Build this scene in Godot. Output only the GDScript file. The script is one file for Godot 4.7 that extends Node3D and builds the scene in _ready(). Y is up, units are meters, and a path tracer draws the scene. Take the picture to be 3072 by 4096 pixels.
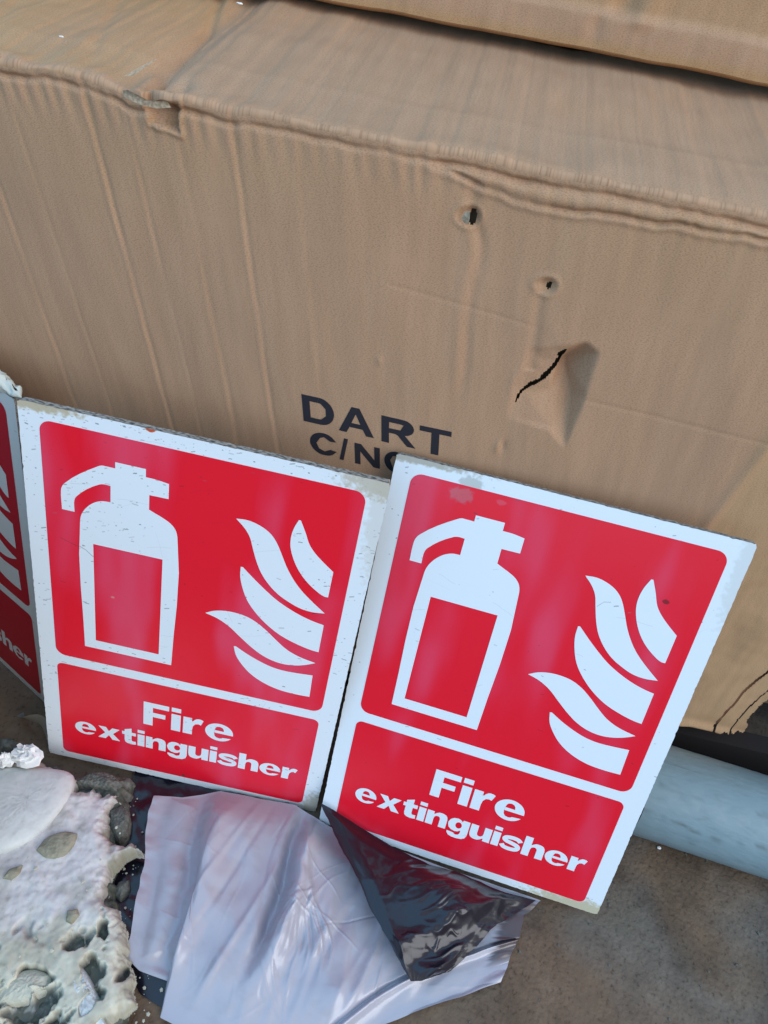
extends Node3D

const TAU2 := PI * 2.0
var rng := RandomNumberGenerator.new()
var n_low := FastNoiseLite.new()
var n_mid := FastNoiseLite.new()
var n_fine := FastNoiseLite.new()
var taken := {}
var dent_tris := []
var tear_poly := PackedVector2Array()
var slot_a := PackedVector2Array()
var slot_b := PackedVector2Array()
var M := {}

# ------------------------------------------------------------------ helpers
func numbered(called: String) -> String:
	if not taken.has(called):
		taken[called] = 0
		return called
	taken[called] += 1
	return "%s_%03d" % [called, taken[called]]

func thing(called: String, label: String, category: String, at := Vector3.ZERO, basis_ := Basis(), group := "") -> Node3D:
	var o := Node3D.new()
	o.name = numbered(called)
	add_child(o)
	o.transform = Transform3D(basis_, at)
	o.set_meta("label", label)
	o.set_meta("category", category)
	if group != "":
		o.set_meta("group", group)
	return o

func part(called: String, mesh: Mesh, mat: Material, parent: Node, at := Vector3.ZERO) -> MeshInstance3D:
	var o := MeshInstance3D.new()
	o.name = called
	o.mesh = mesh
	o.position = at
	if mat:
		o.material_override = mat
	parent.add_child(o, true)
	return o

func solo(called: String, mesh: Mesh, mat: Material, label: String, category: String, at := Vector3.ZERO, group := "") -> MeshInstance3D:
	var o := part(numbered(called), mesh, mat, self, at)
	o.set_meta("label", label)
	o.set_meta("category", category)
	if group != "":
		o.set_meta("group", group)
	return o

func sstep(a: float, b: float, x: float) -> float:
	var t := clampf((x - a) / (b - a), 0.0, 1.0)
	return t * t * (3.0 - 2.0 * t)

func gauss(d: float) -> float:
	return exp(-d * d) if absf(d) < 4.0 else 0.0

func srgb(r: float, g: float, b: float) -> Color:
	return Color(r, g, b).linear_to_srgb()

func noise_tex(seed_: int, freq: float, stops: Array, size := 1024, kind := FastNoiseLite.TYPE_SIMPLEX_SMOOTH, octaves := 4) -> NoiseTexture2D:
	var n := FastNoiseLite.new()
	n.seed = seed_
	n.frequency = freq
	n.noise_type = kind
	n.fractal_octaves = octaves
	var t := NoiseTexture2D.new()
	t.width = size
	t.height = size
	t.seamless = true
	t.noise = n
	if stops.size():
		var g := Gradient.new()
		var off := PackedFloat32Array()
		var col := PackedColorArray()
		for s in stops:
			off.append(s[0])
			col.append(s[1])
		g.offsets = off
		g.colors = col
		t.color_ramp = g
	return t

func mat(color: Color, rough: float, spec := 0.5) -> StandardMaterial3D:
	var m := StandardMaterial3D.new()
	m.albedo_color = color
	m.roughness = rough
	m.metallic_specular = spec
	return m

# a surface of nu x nv vertices; "skip" drops cells; normals point to the side of "front"
func grid(nu: int, nv: int, pos: PackedVector3Array, uv: PackedVector2Array, front: Vector3, skip := PackedByteArray(), col := PackedColorArray(), uv2 := PackedVector2Array()) -> ArrayMesh:
	var nor := PackedVector3Array()
	nor.resize(nu * nv)
	for j in nv:
		var j0 := maxi(j - 1, 0) * nu
		var j1 := mini(j + 1, nv - 1) * nu
		for i in nu:
			var du := pos[j * nu + mini(i + 1, nu - 1)] - pos[j * nu + maxi(i - 1, 0)]
			var dv := pos[j1 + i] - pos[j0 + i]
			nor[j * nu + i] = du.cross(dv).normalized()
	var sum := Vector3.ZERO
	for k in range(0, nu * nv, 7):
		sum += nor[k]
	var flip := sum.dot(front) < 0.0
	if flip:
		for k in nu * nv:
			nor[k] = -nor[k]
	var idx := PackedInt32Array()
	var has_skip := skip.size() > 0
	for j in nv - 1:
		for i in nu - 1:
			if has_skip and skip[j * nu + i]:
				continue
			var a := j * nu + i
			if flip:
				idx.append_array([a, a + 1, a + nu + 1, a, a + nu + 1, a + nu])
			else:
				idx.append_array([a, a + nu + 1, a + 1, a, a + nu, a + nu + 1])
	return arrays(pos, nor, uv, idx, col, uv2)

func arrays(pos: PackedVector3Array, nor: PackedVector3Array, uv: PackedVector2Array, idx: PackedInt32Array, col := PackedColorArray(), uv2 := PackedVector2Array()) -> ArrayMesh:
	var arr := []
	arr.resize(Mesh.ARRAY_MAX)
	arr[Mesh.ARRAY_VERTEX] = pos
	arr[Mesh.ARRAY_NORMAL] = nor
	arr[Mesh.ARRAY_TEX_UV] = uv
	arr[Mesh.ARRAY_INDEX] = idx
	if col.size():
		arr[Mesh.ARRAY_COLOR] = col
	if uv2.size():
		arr[Mesh.ARRAY_TEX_UV2] = uv2
	var m := ArrayMesh.new()
	m.add_surface_from_arrays(Mesh.PRIMITIVE_TRIANGLES, arr)
	return m

# rounds the gentle bends of a traced outline, keeps its sharp corners
func smooth(p: PackedVector2Array, steps := 4, sharp := 0.7) -> PackedVector2Array:
	var out := PackedVector2Array()
	var n := p.size()
	var tan := PackedVector2Array()
	for i in n:
		var a := (p[i] - p[(i + n - 1) % n])
		var b := (p[(i + 1) % n] - p[i])
		if absf(a.angle_to(b)) > sharp:
			tan.append(Vector2.ZERO)
		else:
			tan.append((a.normalized() + b.normalized()).normalized())
	for i in n:
		var q := p[(i + 1) % n]
		var l := p[i].distance_to(q)
		for k in steps:
			var t := float(k) / steps
			var c0 := p[i] + tan[i] * l / 3.0
			var c1 := q - tan[(i + 1) % n] * l / 3.0
			if tan[i] == Vector2.ZERO:
				c0 = p[i].lerp(q, 0.333)
			if tan[(i + 1) % n] == Vector2.ZERO:
				c1 = p[i].lerp(q, 0.667)
			out.append(p[i].bezier_interpolate(c0, c1, q, t))
			if tan[i] == Vector2.ZERO and tan[(i + 1) % n] == Vector2.ZERO:
				break
	return out

func with_hole(outer: PackedVector2Array, hole: PackedVector2Array, eps: float) -> PackedVector2Array:
	var h := hole
	if Geometry2D.is_polygon_clockwise(outer) == Geometry2D.is_polygon_clockwise(h):
		h = hole.duplicate()
		h.reverse()
	var best := 1e9
	var bi := 0
	var bj := 0
	for i in outer.size():
		for j in h.size():
			var d := outer[i].distance_squared_to(h[j])
			if d < best:
				best = d
				bi = i
				bj = j
	var out := PackedVector2Array()
	for k in outer.size() + 1:
		out.append(outer[(bi + k) % outer.size()])
	for k in h.size() + 1:
		out.append(h[(bj + k) % h.size()])
	# open the slit by a hair, so that no two corners coincide
	var n := outer.size()
	var dir := (h[bj] - outer[bi]).normalized().orthogonal() * eps
	var around := outer[(bi + 1) % n] - outer[bi]
	if around.dot(dir) < 0.0:
		dir = -dir
	out[0] += dir
	out[n] -= dir
	out[n + 1] -= dir
	out[out.size() - 1] += dir
	return out

# flat outline -> sheet; "place" carries a point of the outline into space
func sheet(p: PackedVector2Array, place: Callable, front: Vector3, uvs: Callable, max_edge := 0.0) -> ArrayMesh:
	var t := Geometry2D.triangulate_polygon(p)
	var pts := PackedVector2Array()
	for k in t:
		pts.append(p[k])
	if max_edge > 0.0:
		for pass_ in 4:
			var nxt := PackedVector2Array()
			for k in range(0, pts.size(), 3):
				var a := pts[k]
				var b := pts[k + 1]
				var c := pts[k + 2]
				if maxf(a.distance_to(b), maxf(b.distance_to(c), c.distance_to(a))) > max_edge:
					var ab := (a + b) / 2.0
					var bc := (b + c) / 2.0
					var ca := (c + a) / 2.0
					nxt.append_array([a, ab, ca, ab, b, bc, ca, bc, c, ab, bc, ca])
				else:
					nxt.append_array([a, b, c])
			pts = nxt
	var pos := PackedVector3Array()
	var nor := PackedVector3Array()
	var uv := PackedVector2Array()
	var idx := PackedInt32Array()
	for k in range(0, pts.size(), 3):
		var a: Vector3 = place.call(pts[k])
		var b: Vector3 = place.call(pts[k + 1])
		var c: Vector3 = place.call(pts[k + 2])
		var n := (c - a).cross(b - a)
		var order := [0, 1, 2] if n.dot(front) > 0.0 else [0, 2, 1]
		for o in order:
			idx.append(pos.size())
			pos.append([a, b, c][o])
			nor.append((n if n.dot(front) > 0.0 else -n).normalized())
			uv.append(uvs.call(pts[k + o]))
	return arrays(pos, nor, uv, idx)

func round_rect(x0: float, y0: float, x1: float, y1: float, r: float) -> PackedVector2Array:
	var out := PackedVector2Array()
	for c in [[x1 - r, y0 + r, -PI / 2], [x1 - r, y1 - r, 0.0], [x0 + r, y1 - r, PI / 2], [x0 + r, y0 + r, PI]]:
		for k in 9:
			var a: float = c[2] + k * PI / 16
			out.append(Vector2(c[0] + cos(a) * r, c[1] + sin(a) * r))
	return out

func pv(a: Array) -> PackedVector2Array:
	var out := PackedVector2Array()
	for k in range(0, a.size(), 2):
		out.append(Vector2(a[k], a[k + 1]))
	return out

func box_mesh(lo: Vector3, hi: Vector3) -> ArrayMesh:
	var st := SurfaceTool.new()
	st.begin(Mesh.PRIMITIVE_TRIANGLES)
	var b := BoxMesh.new()
	b.size = hi - lo
	st.append_from(b, 0, Transform3D(Basis(), (lo + hi) / 2))
	return st.commit()

# a point at share t of a polyline
func along(p: Array, t: float) -> Vector3:
	var total := 0.0
	for k in p.size() - 1:
		total += p[k].distance_to(p[k + 1])
	var want := clampf(t, 0, 1) * total
	for k in p.size() - 1:
		var l: float = p[k].distance_to(p[k + 1])
		if want <= l or k == p.size() - 2:
			return p[k].lerp(p[k + 1], clampf(want / maxf(l, 1e-9), 0, 1))
		want -= l
	return p[-1]

# four border lines filled as one sheet (top left->right, bottom left->right, left top->bottom, right top->bottom)
func patch(top: Array, bot: Array, left: Array, right: Array, nu: int, nv: int) -> PackedVector3Array:
	var tt := []
	var bb := []
	for i in nu:
		tt.append(along(top, float(i) / (nu - 1)))
		bb.append(along(bot, float(i) / (nu - 1)))
	var out := PackedVector3Array()
	for j in nv:
		var v := float(j) / (nv - 1)
		var l := along(left, v)
		var r := along(right, v)
		for i in nu:
			var u := float(i) / (nu - 1)
			var t: Vector3 = tt[i]
			var b: Vector3 = bb[i]
			var p: Vector3 = t * (1 - v) + b * v + l * (1 - u) + r * u
			p -= tt[0] * (1 - u) * (1 - v) + tt[nu - 1] * u * (1 - v) + bb[0] * (1 - u) * v + bb[nu - 1] * u * v
			out.append(p)
	return out

# a lump that stands on its outline: rings from the rim up to the crown
func lump(outline: PackedVector2Array, y0: float, height: float, round_: float, rough: float, seed_: int, cell := 0.0022) -> ArrayMesh:
	var c := Vector2.ZERO
	for p in outline:
		c += p
	c /= outline.size()
	var n := 110
	var rim := PackedVector2Array()
	var arr := []
	for p in outline:
		arr.append(Vector3(p.x, 0, p.y))
	arr.append(arr[0])
	for k in n:
		var q := along(arr, float(k) / n)
		rim.append(Vector2(q.x, q.z))
	var rings := 30
	var nn := FastNoiseLite.new()
	nn.seed = seed_
	nn.frequency = 1.0
	nn.fractal_octaves = 4
	var pos := PackedVector3Array()
	var uv := PackedVector2Array()
	for j in rings:
		var t := float(j) / (rings - 1)
		for k in n + 1:
			var r := rim[k % n]
			var q := r.lerp(c, pow(t, 1.4) * 0.995)
			var h := height * pow(1.0 - pow(1.0 - t, round_), 1.0 / round_)
			var w := (nn.get_noise_3d(q.x / cell / 6, h / cell / 6, q.y / cell / 6) + 0.5 * nn.get_noise_3d(q.x / cell, h / cell, q.y / cell)) * rough
			pos.append(Vector3(q.x + w * 0.6 * (1 - t), y0 + h + w * sstep(0.0, 0.2, t), q.y + w * 0.6 * (1 - t)))
			uv.append(Vector2(q.x, q.y))
	return grid(n + 1, rings, pos, uv, Vector3.UP)

# ------------------------------------------------------------------ build
func _ready() -> void:
	rng.seed = 7
	var cam := Camera3D.new()
	cam.name = "camera"
	cam.fov = 74.45
	cam.near = 0.02
	cam.far = 200.0
	add_child(cam)
	cam.transform = Transform3D(Basis(Vector3(0.974905, 0.139347, -0.173617), Vector3(-0.217202, 0.766406, -0.604520), Vector3(0.048823, 0.627060, 0.777440)).orthonormalized(), Vector3(0, 0.5103, 0))
	cam.current = true

	var env := Environment.new()
	env.background_mode = Environment.BG_SKY
	var sky := Sky.new()
	var sm := ProceduralSkyMaterial.new()
	sm.sky_top_color = srgb(0.33, 0.60, 0.92)
	sm.sky_horizon_color = srgb(0.42, 0.70, 0.98)
	sm.sky_curve = 0.12
	sm.ground_bottom_color = srgb(0.10, 0.10, 0.10)
	sm.ground_horizon_color = srgb(0.25, 0.28, 0.30)
	sm.sky_energy_multiplier = 1.31
	sky.sky_material = sm
	env.sky = sky
	env.tonemap_mode = Environment.TONE_MAPPER_LINEAR
	env.tonemap_exposure = 1.0
	env.sdfgi_enabled = true
	env.ssao_enabled = true
	env.ssil_enabled = true
	var we := WorldEnvironment.new()
	we.name = "environment"
	we.environment = env
	add_child(we)

	var sun := DirectionalLight3D.new()
	sun.name = "sun"
	sun.light_energy = 0.66
	sun.light_angular_distance = 48.0
	sun.light_color = Color(0.97, 0.98, 1.0)
	sun.shadow_enabled = true
	add_child(sun)
	sun.look_at_from_position(Vector3(0.90, 0.50, 0.62), Vector3.ZERO, Vector3.UP)

	n_low.seed = 11
	n_low.frequency = 5.0
	n_low.fractal_octaves = 3
	n_mid.seed = 12
	n_mid.frequency = 40.0
	n_mid.fractal_octaves = 3
	n_fine.seed = 13
	n_fine.frequency = 220.0
	n_fine.fractal_octaves = 3
	make_materials()
	build_floor()
	build_large_carton()
	build_upper_carton()
	build_signs()
	build_pipe()
	build_bag()
	build_rubble()
	build_debris()

func make_materials() -> void:
	# kraft board: long vertical streaks, fine fibres over them
	var k := mat(Color.WHITE, 0.82, 0.35)
	k.albedo_texture = noise_tex(21, 0.012, [[0.0, srgb(0.475, 0.280, 0.165)], [0.5, srgb(0.510, 0.300, 0.178)], [1.0, srgb(0.545, 0.325, 0.195)]], 1024, FastNoiseLite.TYPE_SIMPLEX_SMOOTH, 5)
	k.uv1_scale = Vector3(7.0, 1.1, 1)
	k.detail_enabled = true
	k.detail_blend_mode = BaseMaterial3D.BLEND_MODE_MUL
	k.detail_albedo = noise_tex(22, 0.15, [[0.0, Color(0.76, 0.75, 0.74)], [0.42, Color(0.95, 0.95, 0.945)], [1.0, Color(1, 1, 1)]], 1024, FastNoiseLite.TYPE_SIMPLEX, 3)
	k.detail_uv_layer = BaseMaterial3D.DETAIL_UV_2
	k.uv2_scale = Vector3(4.0, 9.0, 1)
	k.vertex_color_use_as_albedo = true
	k.heightmap_enabled = true
	k.heightmap_texture = noise_tex(23, 0.03, [], 1024, FastNoiseLite.TYPE_SIMPLEX, 5)
	k.heightmap_scale = 0.001
	M.kraft = k
	M.ply = mat(srgb(0.24, 0.15, 0.09), 0.9, 0.3)
	M.kraft_in = mat(srgb(0.12, 0.075, 0.045), 0.9, 0.3)  # kraft darkened for the carton inside, its shade painted into the colour
	M.gap_dark = mat(srgb(0.030, 0.025, 0.024), 0.9, 0.3)  # near black, paints the shade of the gap under the carton
	M.ink = mat(srgb(0.022, 0.020, 0.026), 0.75, 0.4)
	var torn := mat(srgb(0.66, 0.52, 0.37), 0.95, 0.3)
	torn.albedo_texture = noise_tex(24, 0.05, [[0.0, Color(0.6, 0.58, 0.55)], [1.0, Color(1, 1, 1)]], 256)
	torn.uv1_triplanar = true
	torn.uv1_scale = Vector3(40, 40, 40)
	M.torn = torn
	# concrete
	var c := mat(Color.WHITE, 0.85, 0.4)
	c.albedo_texture = noise_tex(31, 0.012, [[0.0, srgb(0.110, 0.082, 0.060)], [0.3, srgb(0.160, 0.121, 0.090)], [0.65, srgb(0.178, 0.136, 0.101)], [1.0, srgb(0.220, 0.172, 0.130)]], 1024, FastNoiseLite.TYPE_SIMPLEX_SMOOTH, 8)
	c.uv1_triplanar = true
	c.uv1_world_triplanar = true
	c.uv1_scale = Vector3(3.1, 3.1, 3.1)
	c.detail_enabled = true
	c.detail_blend_mode = BaseMaterial3D.BLEND_MODE_MUL
	c.detail_albedo = noise_tex(33, 0.05, [[0.0, Color(0.60, 0.59, 0.58)], [0.16, Color(0.86, 0.85, 0.84)], [0.30, Color(0.97, 0.97, 0.97)], [0.8, Color(1, 1, 1)], [0.95, Color(1, 1, 1)]], 1024, FastNoiseLite.TYPE_SIMPLEX, 4)
	c.vertex_color_use_as_albedo = true
	c.heightmap_enabled = true
	c.heightmap_texture = noise_tex(32, 0.06, [], 1024, FastNoiseLite.TYPE_SIMPLEX, 5)
	c.heightmap_scale = 0.04
	M.concrete = c
	# sign boards
	var edge := mat(srgb(0.34, 0.33, 0.32), 0.9, 0.3)
	edge.albedo_texture = noise_tex(41, 0.04, [[0.0, Color(0.35, 0.34, 0.36)], [0.4, Color(0.75, 0.73, 0.70)], [0.6, Color(1.0, 0.97, 0.92)], [1.0, Color(1, 1, 1)]], 256)
	edge.uv1_triplanar = true
	edge.uv1_scale = Vector3(22, 60, 60)
	M.edge = edge
	# pipe
	var p := mat(Color.WHITE, 0.42, 0.5)
	p.albedo_texture = noise_tex(51, 0.02, [[0.0, srgb(0.15, 0.215, 0.235)], [0.25, srgb(0.19, 0.265, 0.290)], [1.0, srgb(0.21, 0.290, 0.315)]], 512, FastNoiseLite.TYPE_SIMPLEX_SMOOTH, 6)
	p.uv1_scale = Vector3(1, 2, 1)
	p.vertex_color_use_as_albedo = true
	p.heightmap_enabled = true
	p.heightmap_texture = noise_tex(52, 0.05, [], 512)
	p.heightmap_scale = 0.02
	M.pipe = p
	# polythene
	var lil := mat(srgb(0.40, 0.38, 0.42), 0.34, 0.5)
	lil.vertex_color_use_as_albedo = true
	lil.clearcoat_enabled = true
	lil.clearcoat = 0.6
	lil.clearcoat_roughness = 0.16
	M.lilac = lil
	var bl := mat(srgb(0.010, 0.008, 0.015), 0.30, 0.4)
	bl.clearcoat_enabled = true
	bl.clearcoat = 0.45
	bl.clearcoat_roughness = 0.14
	M.black = bl
	# plaster
	var pl := mat(Color.WHITE, 0.9, 0.3)
	pl.albedo_texture = noise_tex(71, 0.02, [[0.0, srgb(0.42, 0.40, 0.36)], [0.3, srgb(0.60, 0.57, 0.54)], [1.0, srgb(0.70, 0.67, 0.65)]], 512, FastNoiseLite.TYPE_SIMPLEX, 5)
	pl.uv1_triplanar = true
	pl.uv1_scale = Vector3(12, 12, 12)
	pl.vertex_color_use_as_albedo = true
	M.plaster = pl
	var sl := pl.duplicate()
	sl.albedo_texture = noise_tex(73, 0.02, [[0.0, srgb(0.46, 0.47, 0.44)], [0.3, srgb(0.58, 0.59, 0.56)], [1.0, srgb(0.66, 0.67, 0.64)]], 512)
	sl.roughness = 0.6
	M.slab = sl
	var st := pl.duplicate()
	st.albedo_texture = noise_tex(72, 0.03, [[0.0, srgb(0.06, 0.062, 0.056)], [0.5, srgb(0.13, 0.133, 0.115)], [1.0, srgb(0.24, 0.235, 0.20)]], 512, FastNoiseLite.TYPE_SIMPLEX, 5)
	M.stone = st
	var tan_ := pl.duplicate()
	tan_.albedo_texture = noise_tex(74, 0.02, [[0.0, srgb(0.16, 0.15, 0.11)], [0.5, srgb(0.29, 0.27, 0.195)], [1.0, srgb(0.38, 0.35, 0.26)]], 512)
	M.tan = tan_
	var cr := pl.duplicate()
	cr.albedo_texture = noise_tex(75, 0.02, [[0.0, srgb(0.44, 0.42, 0.33)], [1.0, srgb(0.58, 0.56, 0.45)]], 256)
	M.cream = cr
	M.paper = mat(srgb(0.80, 0.80, 0.78), 0.85, 0.3)
	M.dry = mat(srgb(0.22, 0.20, 0.16), 0.7, 0.4)
	M.foam = mat(srgb(0.62, 0.63, 0.56), 0.95, 0.2)

func build_floor() -> void:
	var n := 161
	var pos := PackedVector3Array()
	var uv := PackedVector2Array()
	var col := PackedColorArray()
	for j in n:
		for i in n:
			var a := float(i) / (n - 1) * 2 - 1
			var b := float(j) / (n - 1) * 2 - 1
			var x := 0.2 + a * 0.5 + 40.0 * pow(absf(a), 9.0) * signf(a)
			var z := -0.2 + b * 0.5 + 40.0 * pow(absf(b), 9.0) * signf(b)
			var near := 1.0 - sstep(0.4, 1.0, Vector2(a, b).length())
			pos.append(Vector3(x, n_mid.get_noise_2d(x * 0.4, z * 0.4) * 0.0012 * near, z))
			uv.append(Vector2(x, z))
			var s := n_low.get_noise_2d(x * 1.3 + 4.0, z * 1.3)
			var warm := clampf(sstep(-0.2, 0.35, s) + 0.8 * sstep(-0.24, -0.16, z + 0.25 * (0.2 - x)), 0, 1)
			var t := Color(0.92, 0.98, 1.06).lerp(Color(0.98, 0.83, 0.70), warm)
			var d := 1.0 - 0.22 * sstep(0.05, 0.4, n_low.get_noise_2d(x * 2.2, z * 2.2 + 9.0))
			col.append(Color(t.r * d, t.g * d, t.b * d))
	var o := part("floor", grid(n, n, pos, uv, Vector3.UP, PackedByteArray(), col), M.concrete, self)
	o.set_meta("kind", "structure")

# ------------------------------------------------------------------ the large carton
const YT := 0.4455
const CREASES := [[-0.249, 0.0011, 0.0030], [-0.2215, 0.0006, 0.0025], [-0.1765, 0.0015, 0.0026], [-0.1560, 0.0010, 0.0024], [-0.1300, 0.0007, 0.0030], [-0.1020, 0.0018, 0.0026], [-0.0700, 0.0003, 0.0030], [0.090, 0.0003, 0.0040]]

func shear(x: float) -> float:
	return clampf(0.15 - 0.22 * x, 0.10, 0.20)

func top_y(x: float) -> float:
	return YT + (0.0013 + 0.0016 * (1.0 - sstep(-0.17, -0.10, x))) * n_mid.get_noise_2d(x * 0.45, 3.0) + 0.0005 * n_fine.get_noise_2d(x * 0.5, 1.0) - 0.004 * gauss((x + 0.176) / 0.012)

func in_tri(p: Vector2, a: Vector3, b: Vector3, c: Vector3) -> float:
	var d := (b.y - c.y) * (a.x - c.x) + (c.x - b.x) * (a.y - c.y)
	var l := ((b.y - c.y) * (p.x - c.x) + (c.x - b.x) * (p.y - c.y)) / d
	var m := ((c.y - a.y) * (p.x - c.x) + (a.x - c.x) * (p.y - c.y)) / d
	var k := 1.0 - l - m
	if l < -0.0001 or m < -0.0001 or k < -0.0001:
		return 1e9
	return l * a.z + m * b.z + k * c.z

func dent(x: float, y: float) -> float:
	if x < 0.015 or x > 0.085 or y < 0.295 or y > 0.39:
		return 0.0
	var p := Vector2(x, y)
	for t in dent_tris:
		var z := in_tri(p, t[0], t[1], t[2])
		if z < 1e8:
			return z
	return 0.0

func panel(x: float, y: float) -> Vector3:
	var s := x - shear(x) * (0.30 - y)
	var z := -0.3455 + 0.0018 * n_low.get_noise_2d(s * 1.6, y * 0.7)
	for c in CREASES:
		var d: float = (s - c[0] - 0.0012 * n_low.get_noise_2d(y * 3.0, c[0] * 50)) / (0.6 * c[2])
		if absf(d) < 4.0:
			var fade := 0.55 + 0.45 * sstep(0.15, 0.44, y)
			z += -0.45 * (0.7 + 0.9 * n_low.get_noise_2d(y * 2.2, c[0] * 90.0)) * c[1] * fade * (exp(-d * d) - 0.55 * exp(-(d + 1.7) * (d + 1.7)))
	# flutes of the board showing through, and streaks between them
	z += 0.000016 * sin(TAU2 * s / 0.0074 + 2.0 * n_mid.get_noise_2d(s * 0.3, y * 0.05)) + 0.00008 * n_mid.get_noise_2d(s * 1.2, y * 0.08)
	z -= 0.30 * pow(minf(0.0, x + 0.02), 2.0)
	var yt := top_y(x)
	var below := yt - y
	if below < 0.06:
		# crushed rim: short pleats at the flutes, a groove under the fold
		var amt := 0.35 + 0.65 * (1.0 - sstep(-0.16, -0.08, x)) + 0.5 * gauss((x + 0.035) / 0.03)
		var len_ := 0.008 + 0.004 * n_mid.get_noise_2d(s * 1.2, 7.7)
		z += amt * 0.00038 * sin(TAU2 * s / 0.0083 + 1.5 * n_mid.get_noise_2d(s, 1.0)) * gauss((below - 0.009) / len_)
		z -= 0.0024 * clampf(0.75 + 0.9 * n_mid.get_noise_2d(x * 0.8, 5.0), 0.15, 1.4) * gauss((below - 0.0038 - 0.0006 * n_mid.get_noise_2d(x * 1.5, 15.0)) / 0.0013)
		# the folded strip at the right
		var wr := sstep(-0.045, 0.0, x)
		if wr > 0.0:
			var lo := 0.0022 + 0.0075 * sstep(-0.045, 0.025, x) - 0.003 * sstep(0.04, 0.13, x)
			lo += 0.0014 * n_mid.get_noise_2d(x * 0.7, 21.0) + 0.0005 * n_fine.get_noise_2d(x * 0.5, 11.0)
			z += wr * 0.0012 * gauss((below - lo * 0.62 - 0.0022) / 0.0028)
			z -= wr * 0.0018 * clampf(0.7 + 1.2 * n_mid.get_noise_2d(x * 0.5, 33.0), 0.1, 1.4) * gauss((below - lo - 0.0022) / 0.0010)
			z += wr * 0.0007 * gauss((below - lo - 0.0047) / 0.0015)
	# pit where the rim is torn
	if x > -0.19 and x < -0.14 and y > 0.428:
		var e := minf(minf(x + 0.1735 - (0.4455 - y) * 0.35, -0.1535 - x), minf(y - 0.4335 - (x + 0.172) * -0.12, 0.4445 - y))
		e += 0.0008 * n_fine.get_noise_2d(x, y)
		z -= 0.008 * sstep(0.0, 0.0035, e) * (1.0 - 0.35 * sstep(-0.155, -0.172, x))
		z += 0.0010 * gauss((e + 0.0008) / 0.0012)
	# stab holes with lips
	for h in [[-0.0060, 0.4215, 0.0065, 0.0032], [0.0392, 0.3966, 0.0060, 0.0024]]:
		var dx: float = x - h[0]
		var dy: float = y - h[1]
		var r: float = sqrt(dx * dx * (0.45 if dx < 0.0 else 1.0) + dy * dy)
		z -= h[3] * exp(-r * r / (h[2] * h[2] * 0.35))
		z += 0.0008 * gauss((r - h[2] * 0.8) / 0.0016)
	# buckles running down from the holes
	if y < 0.437 and y > 0.30:
		var xr := -0.0083 + 0.0113 * sstep(0.4353, 0.403, y) + 0.006 * sstep(0.385, 0.333, y)
		var dr := (x - xr) / 0.0032
		z += sstep(0.31, 0.36, y) * (-0.0009 * gauss(dr) + 0.0004 * gauss(dr + 1.6)) * (0.8 + 0.8 * n_low.get_noise_2d(y * 4.0, 70.0))
		if y < 0.394 and y > 0.35:
			var xs := 0.0344 + 0.0045 * (0.391 - y) / 0.029
			z -= 0.0008 * gauss((x - xs - 0.002) / 0.003)
	if x > 0.012 and x < 0.088 and y > 0.292 and y < 0.393:
		var sum := 0.0
		for o in [Vector2(0, 0), Vector2(0.0012, 0), Vector2(-0.0012, 0), Vector2(0, 0.0012), Vector2(0, -0.0012), Vector2(0.0009, 0.0009), Vector2(-0.0009, 0.0009), Vector2(0.0009, -0.0009), Vector2(-0.0009, -0.0009)]:
			sum += dent(x + o.x, y + o.y)
		z += sum / 9.0 + 0.0006 * n_mid.get_noise_2d(x * 1.2, y * 1.2) * gauss((x - 0.055) / 0.02) * gauss((y - 0.35) / 0.025)
	# small knock marks
	z += 0.0009 * gauss((x - 0.0378) / 0.002) * gauss((y - 0.299) / 0.0045) - 0.0010 * gauss((x - 0.0405) / 0.002) * gauss((y - 0.300) / 0.004)
	z += 0.0006 * gauss((x + 0.0395) / 0.0015) * gauss((y - 0.338) / 0.003)
	# scuff across
	if x > -0.04:
		var ys := 0.3811 - (x + 0.0344) * 0.085
		z -= 0.00022 * gauss((y - ys) / 0.0011) * (1.0 - sstep(0.03, 0.05, x))
		z -= 0.00025 * sstep(0.07, 0.08, x) * gauss((y - 0.3399 + (x - 0.0775) * 0.03) / 0.0012)
	# the corner beyond which the side is turned away
	var xc := 0.1728 + (y - 0.281) * 0.13
	var over := x - xc
	if over > -0.01:
		z -= 0.22 * 0.5 * (over + sqrt(over * over + 0.000012))
		z += 0.0012 * gauss(over / 0.004)
		z += 0.0018 * n_low.get_noise_2d(x * 3, y * 3) * sstep(0.0, 0.06, over)
	# bottom lip turned out
	var yb := 0.0655 if x < 0.255 else 0.0655 - (x - 0.255) * 0.3
	z += 0.0035 * gauss((y - yb) / 0.0035)
	return Vector3(x, y, z)

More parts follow.
